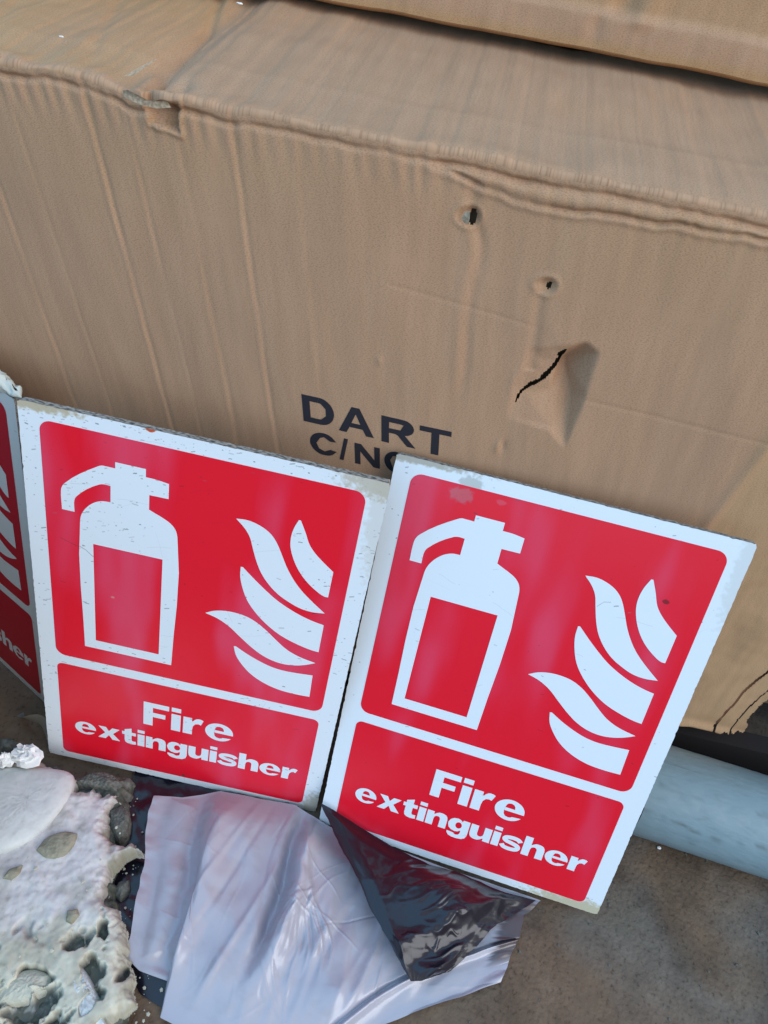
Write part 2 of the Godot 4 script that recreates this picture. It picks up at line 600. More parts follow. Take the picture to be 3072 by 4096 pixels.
func hole_at(x: float, y: float) -> bool:
	var dx := (x + 0.0050) / 0.0019
	var dy := (y - 0.4215) / 0.0034
	if dx * dx + dy * dy < 1.0 + 0.5 * n_fine.get_noise_2d(x, y):
		return true
	dx = (x - 0.0398) / 0.0012
	dy = (y - 0.3967) / 0.0019
	if dx * dx + dy * dy < 1.0:
		return true
	if x > 0.03 and x < 0.062 and y > 0.325 and y < 0.37:
		return Geometry2D.is_point_in_polygon(Vector2(x, y), tear_poly)
	if x > 0.24 and y < 0.2:
		var q := Vector2(x + 0.0006 * n_fine.get_noise_2d(x * 0.4, y * 0.4), y)
		if Geometry2D.is_point_in_polygon(q, slot_a) or Geometry2D.is_point_in_polygon(q, slot_b):
			return true
		var xe := 0.3018 + 0.0065 * sstep(0.075, 0.058, y) + 0.004 * sstep(0.085, 0.12, y) + 0.0012 * n_fine.get_noise_2d(y * 0.6, 0.3)
		if x > xe and y < 0.118 + 0.010 * (x - 0.302) / 0.03 + 0.003 * n_fine.get_noise_2d(x * 0.4, 8.0):
			return true
		if x > 0.278 and y < 0.0555 + 0.004 * n_fine.get_noise_2d(x * 0.7, 2.0):
			return true
	if y < (0.0655 if x < 0.255 else 0.0655 - (x - 0.255) * 0.3) - 0.004 and x < 0.278:
		return true
	return false

func strip_poly(mid: PackedVector2Array, w: Array) -> PackedVector2Array:
	var a := PackedVector2Array()
	var b := PackedVector2Array()
	for k in mid.size():
		var d := (mid[mini(k + 1, mid.size() - 1)] - mid[maxi(k - 1, 0)]).normalized().orthogonal()
		a.append(mid[k] + d * w[k] * 0.5)
		b.append(mid[k] - d * w[k] * 0.5)
	b.reverse()
	a.append_array(b)
	return a

func build_large_carton() -> void:
	var P := {
		a = Vector3(0.0386, 0.3620, 0), b = Vector3(0.0577, 0.3658, -0.0015), c = Vector3(0.0668, 0.3734, 0.0006), d = Vector3(0.0752, 0.3685, 0.0004), e = Vector3(0.0761, 0.3443, 0.0004), g = Vector3(0.0746, 0.3080, 0),
		h = Vector3(0.0600, 0.3560, -0.0150), i = Vector3(0.0700, 0.3350, -0.0105), j = Vector3(0.0575, 0.3390, -0.0060), k = Vector3(0.0640, 0.3180, -0.0016), l = Vector3(0.0548, 0.3553, -0.0035), m = Vector3(0.0425, 0.3372, -0.0022), n = Vector3(0.0380, 0.3200, 0), o = Vector3(0.0345, 0.3420, 0.0008),
	}
	for t in ["acb", "abl", "alm", "aom", "omn", "bch", "cdh", "deh", "hei", "hij", "bhl", "lhj", "ljm", "mjk", "mkn", "ieg", "igk", "ikj"]:
		dent_tris.append([P[t[0]], P[t[1]], P[t[2]]])
	var tear_line := pv([0.0577, 0.3665, 0.0564, 0.3633, 0.0563, 0.3602, 0.0558, 0.3561, 0.0537, 0.3520, 0.0516, 0.3479, 0.0499, 0.3452, 0.0458, 0.3418, 0.0420, 0.3372, 0.0410, 0.3345, 0.0404, 0.3300])
	tear_poly = strip_poly(pv([0.0577, 0.3665, 0.0564, 0.3633, 0.0563, 0.3602, 0.0558, 0.3561, 0.0537, 0.3520, 0.0516, 0.3479, 0.0499, 0.3452, 0.0458, 0.3418, 0.0420, 0.3372, 0.0410, 0.3345, 0.0404, 0.3300]), [0.0006, 0.0040, 0.0026, 0.0038, 0.0024, 0.0034, 0.0020, 0.0029, 0.0017, 0.0015, 0.0006])
	slot_a = strip_poly(pv([0.2790, 0.0500, 0.2788, 0.0667, 0.2775, 0.0834, 0.2786, 0.0945, 0.2789, 0.1094, 0.2811, 0.1201, 0.2860, 0.1400, 0.2890, 0.1600]), [0.0026, 0.0026, 0.0026, 0.0026, 0.0028, 0.0032, 0.0030, 0.001])
	slot_b = strip_poly(pv([0.2950, 0.0480, 0.2941, 0.0719, 0.2943, 0.0887, 0.2957, 0.0988, 0.2966, 0.1085, 0.2990, 0.1300]), [0.0014, 0.0016, 0.0018, 0.0020, 0.0018, 0.001])
	var box := thing("large_carton", "large worn brown carton with torn front and black capital letters, behind the signs", "carton", Vector3(0, 0, -0.345))
	var back := Vector3(0, 0, 0.345)
	# front panel
	var x0 := -0.36
	var x1 := 0.40
	var y0 := 0.048
	var step := 0.0008
	var nu := int((x1 - x0) / step) + 1
	var nv := 496
	var pos := PackedVector3Array()
	var uv := PackedVector2Array()
	var uv2 := PackedVector2Array()
	var col := PackedColorArray()
	pos.resize(nu * nv)
	uv.resize(nu * nv)
	uv2.resize(nu * nv)
	col.resize(nu * nv)
	var tops := PackedFloat32Array()
	for i in nu:
		tops.append(top_y(x0 + i * step))
	for j in nv:
		var t := float(j) / (nv - 1)
		for i in nu:
			var x := x0 + i * step
			var y := lerpf(y0, tops[i], t)
			var q := panel(x, y)
			var k := j * nu + i
			pos[k] = q + back
			var s := x - shear(x) * (0.30 - y)
			uv[k] = Vector2(s, y)
			uv2[k] = uv[k]
			var blot := n_low.get_noise_2d(x * 1.1 + 30, y * 1.1)
			var below := tops[i] - y
			# pale scuffed fibres along the rim and on the pleats
			var pale := 0.35 * gauss(below / 0.0035) + 0.30 * clampf(sin(TAU2 * s / 0.0083 + 1.5 * n_mid.get_noise_2d(s, 1.0)) , 0, 1) * gauss((below - 0.011) / 0.005) * (0.4 + 0.6 * (1.0 - sstep(-0.16, -0.02, x)))
			if x > -0.05 and below < 0.03:
				var lo := 0.0022 + 0.0075 * sstep(-0.045, 0.025, x) - 0.003 * sstep(0.04, 0.13, x) + 0.0014 * n_mid.get_noise_2d(x * 0.7, 21.0)
				pale += sstep(-0.045, 0.0, x) * gauss((below - lo - 0.0040) / 0.0012) * clampf(0.3 + 1.3 * n_mid.get_noise_2d(x * 1.1, 51.0), 0.0, 0.8)
			var olive := 0.5 * sstep(0.36, 0.45, y)
			var c := Color(1.0 + 0.05 * blot, 1.0 + 0.05 * blot - 0.0 * olive, 1.0 + 0.04 * blot)
			c = c.lerp(Color(0.98, 1.03, 0.92), olive)
			c = c.lerp(Color(1.7, 1.85, 2.05), pale * 0.6)
			if x > 0.165:
				c = c.lerp(Color(0.94, 1.0, 0.93), sstep(0.17, 0.18, x))
			if x > 0.03 and x < 0.075 and y > 0.32 and y < 0.375:
				# fibres laid bare along the tear
				var dt := 1.0
				for tl in tear_line.size() - 1:
					dt = minf(dt, Vector2(x + 0.0018, y).distance_to(Geometry2D.get_closest_point_to_segment(Vector2(x + 0.0018, y), tear_line[tl], tear_line[tl + 1])))
				c = c.lerp(Color(1.5, 1.7, 1.9), 0.55 * gauss((dt + 0.0006 * n_fine.get_noise_2d(x, y)) / 0.0016))
			col[k] = c
	var skip := PackedByteArray()
	skip.resize(nu * nv)
	for j in nv - 1:
		for i in nu - 1:
			var k := j * nu + i
			var p := pos[k]
			if p.x > 0.24 or p.y < 0.075 or (p.x > -0.012 and p.x < 0.065 and p.y > 0.32 and p.y < 0.43):
				if hole_at(p.x + step * 0.5, p.y + step * 0.5):
					skip[k] = 1
	part("front_panel", grid(nu, nv, pos, uv, Vector3(0, 0, 1), skip, col, uv2), M.kraft, box)
	var rim := pos.slice((nv - 1) * nu, nv * nu)
	for i in nu:
		rim[i] -= back
	# top flap: rolls over the rim and rises towards the back
	var tu := nu
	var tv := 120
	pos = PackedVector3Array()
	uv = PackedVector2Array()
	col = PackedColorArray()
	var bend := 1.373
	for j in tv:
		for i in tu:
			var x := x0 + i * step
			var ty := tops[i]
			var edge := rim[i]
			var r := 0.0032 + 0.0013 * n_mid.get_noise_2d(x * 0.35, 14.0)
			var q := Vector3(x, ty, edge.z)
			var out := 0.0
			if j <= 16:
				var a := bend * j / 16.0
				q += Vector3(0, r * sin(a), -r * (1 - cos(a)))
			else:
				var d := 0.30 * pow(float(j - 16) / (tv - 17), 1.25)
				q += Vector3(0, r * sin(bend) + d * cos(bend), -r * (1 - cos(bend)) - d * sin(bend))
				out = d
			var f := sstep(0.0, 0.02, out)
			var w := 0.0030 * n_low.get_noise_2d(x * 0.9 + 8, out * 1.5) * f
			# flattened wear on the rim
			w += (0.0011 + 0.0018 * (1.0 - sstep(-0.17, -0.10, x))) * n_mid.get_noise_2d(x * 0.6, out * 0.7 + 2) * (1 - 0.75 * f)
			w += 0.00015 * sin(TAU2 * x / 0.0083 + 3.0 * n_mid.get_noise_2d(x * 0.5, 9.0)) * n_mid.get_noise_2d(x * 0.6, 2.5) * gauss((out - 0.0) / 0.006)
			# crease of the inner flap that runs back from the torn rim
			var xc := -0.1700 - 0.09 * out - 0.5 * maxf(0.0, out - 0.10) * 0.3
			var dc := (x - xc)
			w -= 0.0022 * gauss(dc / 0.0035) * f + 0.0025 * sstep(0.004, -0.004, dc) * f
			w -= 0.004 * gauss((dc - 0.001) / 0.0018) * (1 - sstep(0.022, 0.034, out)) * sstep(0.004, 0.010, out)
			w += 0.003 * gauss((dc + 0.006) / 0.004) * (1 - sstep(0.018, 0.034, out))
			# a second hollow right of it
			w -= 0.0035 * gauss((x + 0.158) / 0.006) * gauss((out - 0.012) / 0.006)
			w -= 0.0010 * gauss((x + 0.205 + out * 0.35) / 0.004) * f
			w -= 0.0007 * gauss((x + 0.262 + out * 0.4) / 0.004) * f
			w += 0.0006 * gauss((out - 0.045 - 0.02 * x) / 0.004)
			w *= sstep(0.0, 14.0, j)
			q += Vector3(0, sin(bend), cos(bend)) * w
			pos.append(q + back)
			uv.append(Vector2(x, ty - r + out))
			var worn := gauss((out - 0.0006 * n_mid.get_noise_2d(x, 6.0) + absf(14.0 - minf(j, 14)) * 0.00030) / 0.0026) * clampf(0.55 + 1.1 * n_fine.get_noise_2d(x * 0.4, out * 0.6 + j * 0.0016) + 0.5 * n_mid.get_noise_2d(x * 0.6, 3.3), 0.0, 1.3)
			var warm := sstep(0.1, -0.5, n_low.get_noise_2d(x * 0.8 + 2.0, out * 0.8))
			var left := 1.0 - sstep(-0.19, -0.17, x)
			var c := Color(0.93, 0.97, 1.02).lerp(Color(1.05, 1.0, 0.86), clampf(0.7 * left + 0.35 * warm, 0, 1))
			c = c.lerp(Color(1.8, 2.0, 2.25), clampf(worn, 0, 1) * 0.7)
			col.append(c)
	part("top_flap", grid(tu, tv, pos, uv, Vector3.UP, PackedByteArray(), col, uv), M.kraft, box)
	# the unseen sides close the box, so that its holes are dark
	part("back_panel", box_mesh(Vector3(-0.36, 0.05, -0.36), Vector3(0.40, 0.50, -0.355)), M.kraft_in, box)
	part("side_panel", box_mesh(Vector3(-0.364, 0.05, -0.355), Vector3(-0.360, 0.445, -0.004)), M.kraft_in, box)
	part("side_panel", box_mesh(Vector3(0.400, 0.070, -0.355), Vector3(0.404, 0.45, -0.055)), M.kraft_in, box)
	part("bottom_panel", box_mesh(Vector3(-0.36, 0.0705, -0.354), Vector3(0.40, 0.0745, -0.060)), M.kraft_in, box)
	# loose plies at the burst corner, one behind the other
	for s in [[0.2795, 0.2945, 0.010], [0.295, 0.304, 0.017]]:
		var pp := PackedVector3Array()
		var pu := PackedVector2Array()
		var pc := PackedColorArray()
		for j in 60:
			for i in 8:
				var y := 0.056 + 0.11 * j / 59.0
				var x := lerpf(s[0] - 0.006, s[1] + 0.002, i / 7.0) + 0.03 * sstep(0.09, 0.17, y) * 0.3 + 0.0006 * n_fine.get_noise_2d(y, s[0])
				var q := panel(minf(x, 0.3), y)
				pp.append(Vector3(x, y, q.z - s[2] + 0.002 * sin(i)) + back)
				pu.append(Vector2(x, y))
				pc.append(Color.WHITE)
		part("torn_ply", grid(8, 60, pp, pu, Vector3(0, 0, 1), PackedByteArray(), pc, pu), M.kraft, box)
	# frayed paper at the torn rim and the holes
	part("torn_paper", flake_mesh([Vector3(-0.1772, 0.4468, -0.3425), Vector3(-0.1735, 0.4480, -0.3400), Vector3(-0.1640, 0.4455, -0.3395), Vector3(-0.1545, 0.4462, -0.3405), Vector3(-0.1530, 0.4440, -0.3410), Vector3(-0.1600, 0.4425, -0.3400), Vector3(-0.1690, 0.4430, -0.3400), Vector3(-0.1760, 0.4445, -0.3415)], back), M.torn, box)
	part("torn_paper", flake_mesh([Vector3(-0.1780, 0.4520, -0.3470), Vector3(-0.1745, 0.4555, -0.3560), Vector3(-0.1722, 0.4580, -0.3680), Vector3(-0.1712, 0.4585, -0.3700), Vector3(-0.1722, 0.4560, -0.3590), Vector3(-0.1745, 0.4525, -0.3480)], back), M.torn, box)
	part("torn_paper", flake_mesh([Vector3(-0.0068, 0.4245, -0.3440), Vector3(-0.0064, 0.4222, -0.3428), Vector3(-0.0062, 0.4185, -0.3436), Vector3(-0.0085, 0.4185, -0.3445), Vector3(-0.0102, 0.4205, -0.3446), Vector3(-0.0092, 0.4235, -0.3446)], back), M.torn, box)
	part("inner_ply", box_mesh(Vector3(-0.016, 0.412, -0.0105), Vector3(0.006, 0.432, -0.0095)), M.ply, box)
	part("inner_ply", box_mesh(Vector3(0.034, 0.322, -0.0240), Vector3(0.066, 0.375, -0.0230)), M.ply, box)
	part("inner_ply", box_mesh(Vector3(0.033, 0.391, -0.0095), Vector3(0.046, 0.402, -0.0085)), M.ply, box)
	# lettering printed on the front
	for g in carton_letters():
		var poly: PackedVector2Array = g
		var place := func(p: Vector2) -> Vector3:
			var q := panel(p.x, p.y)
			return q + Vector3(0, 0, 0.00022) + Vector3(0, 0, 0.345)
		var uvf := func(p: Vector2) -> Vector2: return p
		part("printed_letter", sheet(poly, place, Vector3(0, 0, 1), uvf, 0.002), M.ink, box)
	# added dark pallet carries it and keeps the gap beneath dark
	var pal := thing("added_pallet", "added dark pallet under the large brown carton, keeping the gap dark", "pallet", Vector3(0, 0, -0.42))
	for k in 3:
		part("deck_board", box_mesh(Vector3(-0.36, 0.044, -0.28 + k * 0.10), Vector3(0.60, 0.0605, -0.20 + k * 0.10)), M.gap_dark, pal)
	part("stringer", box_mesh(Vector3(-0.36, 0.001, 0.028), Vector3(0.60, 0.0435, 0.046)), M.gap_dark, pal)  # added board closes the gap, so no lit floor shows
	for k in 3:
		part("block", box_mesh(Vector3(-0.34 + k * 0.25, 0.001, -0.27), Vector3(-0.26 + k * 0.25, 0.043, -0.01)), M.gap_dark, pal)

func flake_mesh(p: Array, off: Vector3) -> ArrayMesh:
	var st := SurfaceTool.new()
	st.begin(Mesh.PRIMITIVE_TRIANGLES)
	var c := Vector3.ZERO
	for q in p:
		c += q
	c /= p.size()
	c += Vector3(0, 0, 0.0006)
	for k in p.size():
		st.add_vertex(c + off)
		st.add_vertex(p[(k + 1) % p.size()] + off)
		st.add_vertex(p[k] + off)
	st.generate_normals()
	return st.commit()

func arc(cx: float, cy: float, rx: float, ry: float, a0: float, a1: float, n := 12) -> PackedVector2Array:
	var out := PackedVector2Array()
	for k in n + 1:
		var a := deg_to_rad(lerpf(a0, a1, float(k) / n))
		out.append(Vector2(cx + cos(a) * rx, cy + sin(a) * ry))
	return out

func carton_letters() -> Array:
	var out := []
	var lay := func(p: PackedVector2Array, x: float, y: float, w: float, h: float) -> PackedVector2Array:
		var q := PackedVector2Array()
		for v in p:
			var yy: float = y + v.y * h
			var xx: float = x + v.x * w
			q.append(Vector2(xx + 0.145 * (0.295 - yy), yy))
		return q
	# outlines in a unit box
	var d_out := pv([0, 0, 0.55, 0])
	d_out.append_array(arc(0.55, 0.5, 0.45, 0.5, -80, 80))
	d_out.append_array(pv([0.55, 1, 0, 1]))
	var d_in := pv([0.24, 0.2, 0.5, 0.2])
	d_in.append_array(arc(0.52, 0.5, 0.24, 0.3, -75, 75))
	d_in.append_array(pv([0.5, 0.8, 0.24, 0.8]))
	out.append(lay.call(with_hole(d_out, d_in, 0.002), -0.0812, 0.2876, 0.0196, 0.0182))
	var a_out := pv([0, 0, 0.22, 0, 0.315, 0.23, 0.685, 0.23, 0.78, 0, 1, 0, 0.61, 1, 0.39, 1])
	var a_in := pv([0.375, 0.40, 0.625, 0.40, 0.5, 0.76])
	out.append(lay.call(with_hole(a_out, a_in, 0.002), -0.0590, 0.2867, 0.0220, 0.0180))
	var r_out := pv([0, 0, 0.22, 0, 0.22, 0.40, 0.40, 0.40, 0.48, 0.36, 0.75, 0, 1.0, 0, 0.72, 0.36, 0.68, 0.41])
	r_out.append_array(arc(0.62, 0.70, 0.32, 0.30, -65, 80))
	r_out.append_array(pv([0.55, 1, 0, 1]))
	var r_in := pv([0.22, 0.58, 0.55, 0.58])
	r_in.append_array(arc(0.57, 0.695, 0.14, 0.115, -80, 80, 8))
	r_in.append_array(pv([0.55, 0.81, 0.22, 0.81]))
	for k in r_in.size():
		r_in[k].x = maxf(r_in[k].x, 0.221)
	out.append(lay.call(with_hole(r_out, r_in, 0.002), -0.0322, 0.2858, 0.0212, 0.0178))
	out.append(lay.call(pv([0.375, 0, 0.625, 0, 0.625, 0.81, 1, 0.81, 1, 1, 0, 1, 0, 0.81, 0.375, 0.81]), -0.0088, 0.2846, 0.0192, 0.0181))
	var c_out := arc(0.52, 0.5, 0.52, 0.52, 42, 318, 24)
	var c_in := arc(0.53, 0.5, 0.29, 0.33, 318, 42, 24)
	c_in[0] = Vector2(0.76, 0.31)
	c_in[24] = Vector2(0.76, 0.69)
	c_out[0] = Vector2(1.0, 0.72)
	c_out[24] = Vector2(1.0, 0.28)
	c_out.append_array(c_in)
	out.append(lay.call(c_out, -0.0782, 0.2663, 0.0172, 0.0154))
	out.append(lay.call(pv([0, -0.03, 0.42, -0.03, 1, 1.03, 0.58, 1.03]), -0.0594, 0.2662, 0.0060, 0.0152))
	out.append(lay.call(pv([0, 0, 0.22, 0, 0.22, 0.64, 0.74, 0, 1, 0, 1, 1, 0.78, 1, 0.78, 0.36, 0.26, 1, 0, 1]), -0.0493, 0.2655, 0.0160, 0.0150))
	var o_out := arc(0.5, 0.5, 0.5, 0.52, 0, 345, 23)
	var o_in := arc(0.5, 0.5, 0.28, 0.32, 0, 345, 23)
	out.append(lay.call(with_hole(o_out, o_in, 0.002), -0.0305, 0.2655, 0.0150, 0.0148))
	return out

# ------------------------------------------------------------------ the carton on top
func build_upper_carton() -> void:
	var box := thing("upper_carton", "second brown cardboard carton lying on top of the large torn one", "carton", Vector3(0, 0.484, -0.497))
	var nu := 420
	var nv := 120
	var pos := PackedVector3Array()
	var uv := PackedVector2Array()
	var col := PackedColorArray()
	for j in nv:
		for i in nu:
			var x := -0.42 + 0.84 * i / (nu - 1)
			var t := float(j) / (nv - 1)
			# profile: underside lip, bulging band, crease, wall
			var y := 0.0
			var z := 0.0
			if t < 0.12:
				var a := t / 0.12
				y = 0.0016 + 0.0020 * (1 - cos(a * PI / 2))
				z = -0.012 + 0.012 * sin(a * PI / 2)
			else:
				var h := (t - 0.12) / 0.88
				y = 0.0036 + 0.26 * pow(h, 1.7)
				z = 0.0008 * gauss((y - 0.012) / 0.010) - 0.0035 * sstep(0.0195, 0.0240, y) - 0.02 * maxf(0, y - 0.03)
			var up := y / 0.02
			z += (0.062 * x) + 0.0014 * n_low.get_noise_2d(x * 1.2, y * 1.2 + 40)
			z -= 0.0045 * gauss((x - 0.046 - 0.25 * y) / 0.0065) * sstep(0.018, 0.026, y)
			z += 0.0016 * gauss((x - 0.060 - 0.2 * y) / 0.006) * sstep(0.014, 0.022, y)
			z -= 0.0016 * gauss((x - 0.040) / 0.004) * gauss((y - 0.014) / 0.008)
			z += 0.0003 * n_mid.get_noise_2d(x * 0.8, y * 1.2) + 0.0002 * n_mid.get_noise_2d(x * 2, y * 0.4)
			y += 0.0014 * n_low.get_noise_2d(x * 2, 77.0) * (1 - sstep(1.0, 4.0, up))
			pos.append(Vector3(x, y, z))
			uv.append(Vector2(x, y))
			var rim := gauss((y - 0.019) / 0.003) * (0.6 + 0.6 * n_fine.get_noise_2d(x * 0.2, y))
			var c := Color(1.04, 0.99, 0.88).lerp(Color(1.02, 1.05, 1.04), gauss((y - 0.012) / 0.01))
			c = c.lerp(Color(1.5, 1.6, 1.7), clampf(rim, 0, 1) * 0.25)
			var yel := gauss((y - 0.004) / 0.004)
			c = c.lerp(Color(1.0, 0.92, 0.62), yel * 0.5)
			col.append(c)
	part("front_panel", grid(nu, nv, pos, uv, Vector3(0, 0, 1), PackedByteArray(), col, uv), M.kraft, box)
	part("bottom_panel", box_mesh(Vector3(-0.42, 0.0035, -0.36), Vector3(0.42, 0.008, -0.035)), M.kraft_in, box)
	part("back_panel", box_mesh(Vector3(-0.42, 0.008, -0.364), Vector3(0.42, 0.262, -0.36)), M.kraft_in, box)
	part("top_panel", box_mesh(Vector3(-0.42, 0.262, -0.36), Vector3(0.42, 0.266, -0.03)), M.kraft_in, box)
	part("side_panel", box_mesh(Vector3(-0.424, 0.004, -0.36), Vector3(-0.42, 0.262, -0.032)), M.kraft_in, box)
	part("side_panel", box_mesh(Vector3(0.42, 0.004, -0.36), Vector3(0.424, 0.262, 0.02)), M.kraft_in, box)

# ------------------------------------------------------------------ signs
func thin(p: PackedVector2Array, by := -1.8) -> PackedVector2Array:
	return Geometry2D.offset_polygon(p, by, Geometry2D.JOIN_MITER)[0]

func glyphs() -> Dictionary:
	var G := {}
	G["F"] = [78.0, [thin(pv([0, 0, 31, 0, 31, 38, 68, 38, 68, 60, 31, 60, 31, 77, 78, 77, 78, 100, 0, 100]))]]
	G["i"] = [31.0, [thin(pv([0, 0, 31, 0, 31, 74, 0, 74])), thin(pv([0, 80, 31, 80, 31, 101, 0, 101]))]]
	G["r"] = [62.0, [thin(pv([0, 0, 31, 0, 31, 25, 33, 39, 39, 48, 47, 50, 55, 47, 63, 71, 55, 75, 47, 76, 40, 74, 34, 69, 29, 61, 29, 74, 0, 74]))]]
	var e := arc(42.5, 37, 43, 39, -9, 0, 1)
	e = pv([85.5, 31])
	e.append_array(arc(42.5, 37, 43, 39, 0, 318, 34))
	e.append_array(pv([83, 21, 53.5, 18, 50, 14.5, 44, 13, 36, 15, 31.5, 21, 30, 31]))
	var eh := pv([30.5, 45, 55, 45, 53.5, 53, 49.5, 58.5, 42.5, 60.5, 35.5, 58.5, 31.8, 53])
	G["e"] = [86.0, [with_hole(thin(e), thin(eh, 1.2), 0.2)]]
	G["x"] = [95.0, [thin(pv([0, 0, 34, 0, 47, 22, 59, 0, 95, 0, 65, 38, 93, 74, 59, 74, 47, 54, 37, 74, 2, 74, 30, 38]))]]
	G["t"] = [59.0, [thin(pv([10, 74, 10, 86, 41, 100, 41, 74, 58, 74, 58, 52, 41, 52, 41, 27, 43, 22, 48, 21, 57, 23, 59, 2, 48, -1, 36, -2, 22, 1, 13, 8, 10, 22, 10, 52, 0, 52, 0, 74]))]]
	var n := pv([0, 0, 31, 0, 31, 36, 33, 46, 38, 51, 44, 52, 49, 49, 51, 42, 51, 0, 82, 0, 82, 47, 80, 60, 74, 70, 64, 75, 55, 76, 45, 75, 36, 69, 29, 62, 29, 74, 0, 74])
	G["n"] = [82.0, [thin(n)]]
	var u := PackedVector2Array()
	for p in n:
		u.append(Vector2(82 - p.x, 74 - p.y))
	G["u"] = [82.0, [thin(u)]]
	G["h"] = [82.0, [thin(pv([0, 0, 31, 0, 31, 36, 33, 46, 38, 51, 44, 52, 49, 49, 51, 42, 51, 0, 82, 0, 82, 47, 80, 60, 74, 70, 64, 75, 55, 76, 45, 75, 37, 70, 31, 64, 31, 100, 0, 100]))]]
	var s := Geometry2D.offset_polyline(smooth_line(pv([71, 53, 62, 63, 41, 66, 20, 62, 13, 53, 20, 44, 41, 39, 61, 33, 67, 23, 60, 12, 39, 8, 17, 11, 7, 22])), 9.2, Geometry2D.JOIN_ROUND, Geometry2D.END_BUTT)
	G["s"] = [79.0, [s[0]]]
	var g := pv([82, 74, 52, 74, 52, 66, 45, 73, 34, 76, 18, 73, 6, 62, 0, 45, 0, 36, 5, 20, 17, 9, 33, 5, 44, 8, 51, 15, 51, 5, 48, -3, 41, -7, 34, -6, 31, -1, 2, 2, 3, -10, 12, -22, 25, -27, 45, -28, 65, -24, 77, -14, 82, 4])
	G["g"] = [82.0, [with_hole(thin(g), arc(41, 41, 12.0, 16.0, 0, 345, 15), 0.2)]]
	return G

func smooth_line(p: PackedVector2Array) -> PackedVector2Array:
	var out := PackedVector2Array()
	for i in p.size() - 1:
		var a := p[maxi(i - 1, 0)]
		var d := p[mini(i + 2, p.size() - 1)]
		for k in 4:
			out.append(p[i].cubic_interpolate(p[i + 1], a, d, k / 4.0))
	out.append(p[-1])
	return out

# what wear does to the print: specks, scratches, stained corners; drawn over the given base colour
func wear_image(base: Color, seed_: int, dark: bool, specks: int, scratches: int) -> Image:
	var w := 840
	var h := 1176
	var img := Image.create(w, h, false, Image.FORMAT_RGB8)
	img.fill(base)
	var r := RandomNumberGenerator.new()
	r.seed = seed_
	var f := FastNoiseLite.new()
	f.seed = seed_
	f.frequency = 0.006
	f.fractal_octaves = 3
	var dot := func(x: int, y: int, c: Color, a: float) -> void:
		if x >= 0 and y >= 0 and x < w and y < h:
			img.set_pixel(x, y, img.get_pixel(x, y).lerp(c, a))
	for k in specks:
		var x := r.randf() * w
		var y := r.randf() * h
		# wear gathers in the upper part and along the rims
		var rim := minf(minf(x, w - x), minf(y, h - y)) / 60.0
		var want := 0.03 + 0.75 * exp(-y / 300.0) * exp(-x / 600.0) + 0.22 * exp(-rim * 2.0) + 0.5 * f.get_noise_2d(x, y)
		if r.randf() > want:
			continue
		var len_ := 2 + int(r.randf() * r.randf() * 15)
		var c := Color(0.20, 0.21, 0.22).lerp(Color(0.50, 0.50, 0.48), r.randf()) if dark else Color(0.75, 0.42, 0.45).lerp(Color(0.30, 0.03, 0.05), r.randf())
		var a := 0.25 + 0.7 * r.randf() * r.randf()
		var slope := r.randf_range(-0.4, 0.15)
		for i in len_:
			dot.call(int(x) + i, int(y + slope * i), c, a)
			if len_ > 3 and i > 0 and i < len_ - 1:
				dot.call(int(x) + i, int(y + slope * i) - 1, c, a * 0.5)
				dot.call(int(x) + i, int(y + slope * i) + 1, c, a * 0.7)
	for k in scratches:
		var p := Vector2(r.randf() * w, r.randf() * h)
		var ang := r.randf_range(-0.5, 0.3) + (PI / 2 if r.randf() < 0.2 else 0.0)
		var c := Color(0.45, 0.45, 0.45) if dark else Color(0.62, 0.25, 0.30)
		var a := r.randf_range(0.08, 0.35)
		for i in int(r.randf_range(10, 90)):
			p += Vector2(cos(ang), sin(ang))
			ang += r.randf_range(-0.06, 0.06)
			dot.call(int(p.x), int(p.y), c, a * (0.4 + 0.6 * r.randf()))
	return img

# a thin wiped film of dust plus painted pink sky sheen, streaky from top to bottom
func film(img: Image, c: Color, most: float, seed_: int) -> void:
	var f := FastNoiseLite.new()
	f.seed = seed_
	f.frequency = 0.016
	f.fractal_octaves = 3
	var small := Image.create(140, 196, false, Image.FORMAT_RGBA8)
	for y in 196:
		for x in 140:
			var k := sstep(-0.15, 0.55, f.get_noise_2d(x * 1.5, y * 0.32) + 0.35 * f.get_noise_2d(x * 0.5 + 300, y * 0.6))
			small.set_pixel(x, y, Color(c.r, c.g, c.b, k * most))
	small.resize(img.get_width(), img.get_height(), Image.INTERPOLATE_CUBIC)
	img.convert(Image.FORMAT_RGBA8)
	img.blend_rect(small, Rect2i(0, 0, img.get_width(), img.get_height()), Vector2i.ZERO)
	img.convert(Image.FORMAT_RGB8)

func smudge(img: Image, cx: float, cy: float, rx: float, ry: float, c: Color, a: float, seed_: int) -> void:
	var f := FastNoiseLite.new()
	f.seed = seed_
	f.frequency = 0.05
	for y in range(maxi(0, int(cy - ry)), mini(img.get_height(), int(cy + ry))):
		for x in range(maxi(0, int(cx - rx)), mini(img.get_width(), int(cx + rx))):
			var d := Vector2((x - cx) / rx, (y - cy) / ry).length() + 0.35 * f.get_noise_2d(x, y)
			var k := a * (1.0 - sstep(0.55, 0.95, d))
			if k > 0.01:
				img.set_pixel(x, y, img.get_pixel(x, y).lerp(c, k))

func scratch(img: Image, pts: Array, c: Color, a: float) -> void:
	for k in pts.size() - 1:
		var l := int((pts[k + 1] - pts[k]).length() * 4)
		for i in l:
			var p: Vector2 = pts[k].lerp(pts[k + 1], float(i) / l) * 4.0
			for d in 2:
				var x := clampi(int(p.x), 0, img.get_width() - 1)
				var y := clampi(int(p.y) + d, 0, img.get_height() - 1)
				img.set_pixel(x, y, img.get_pixel(x, y).lerp(c, a * rng.randf_range(0.4, 1.0)))

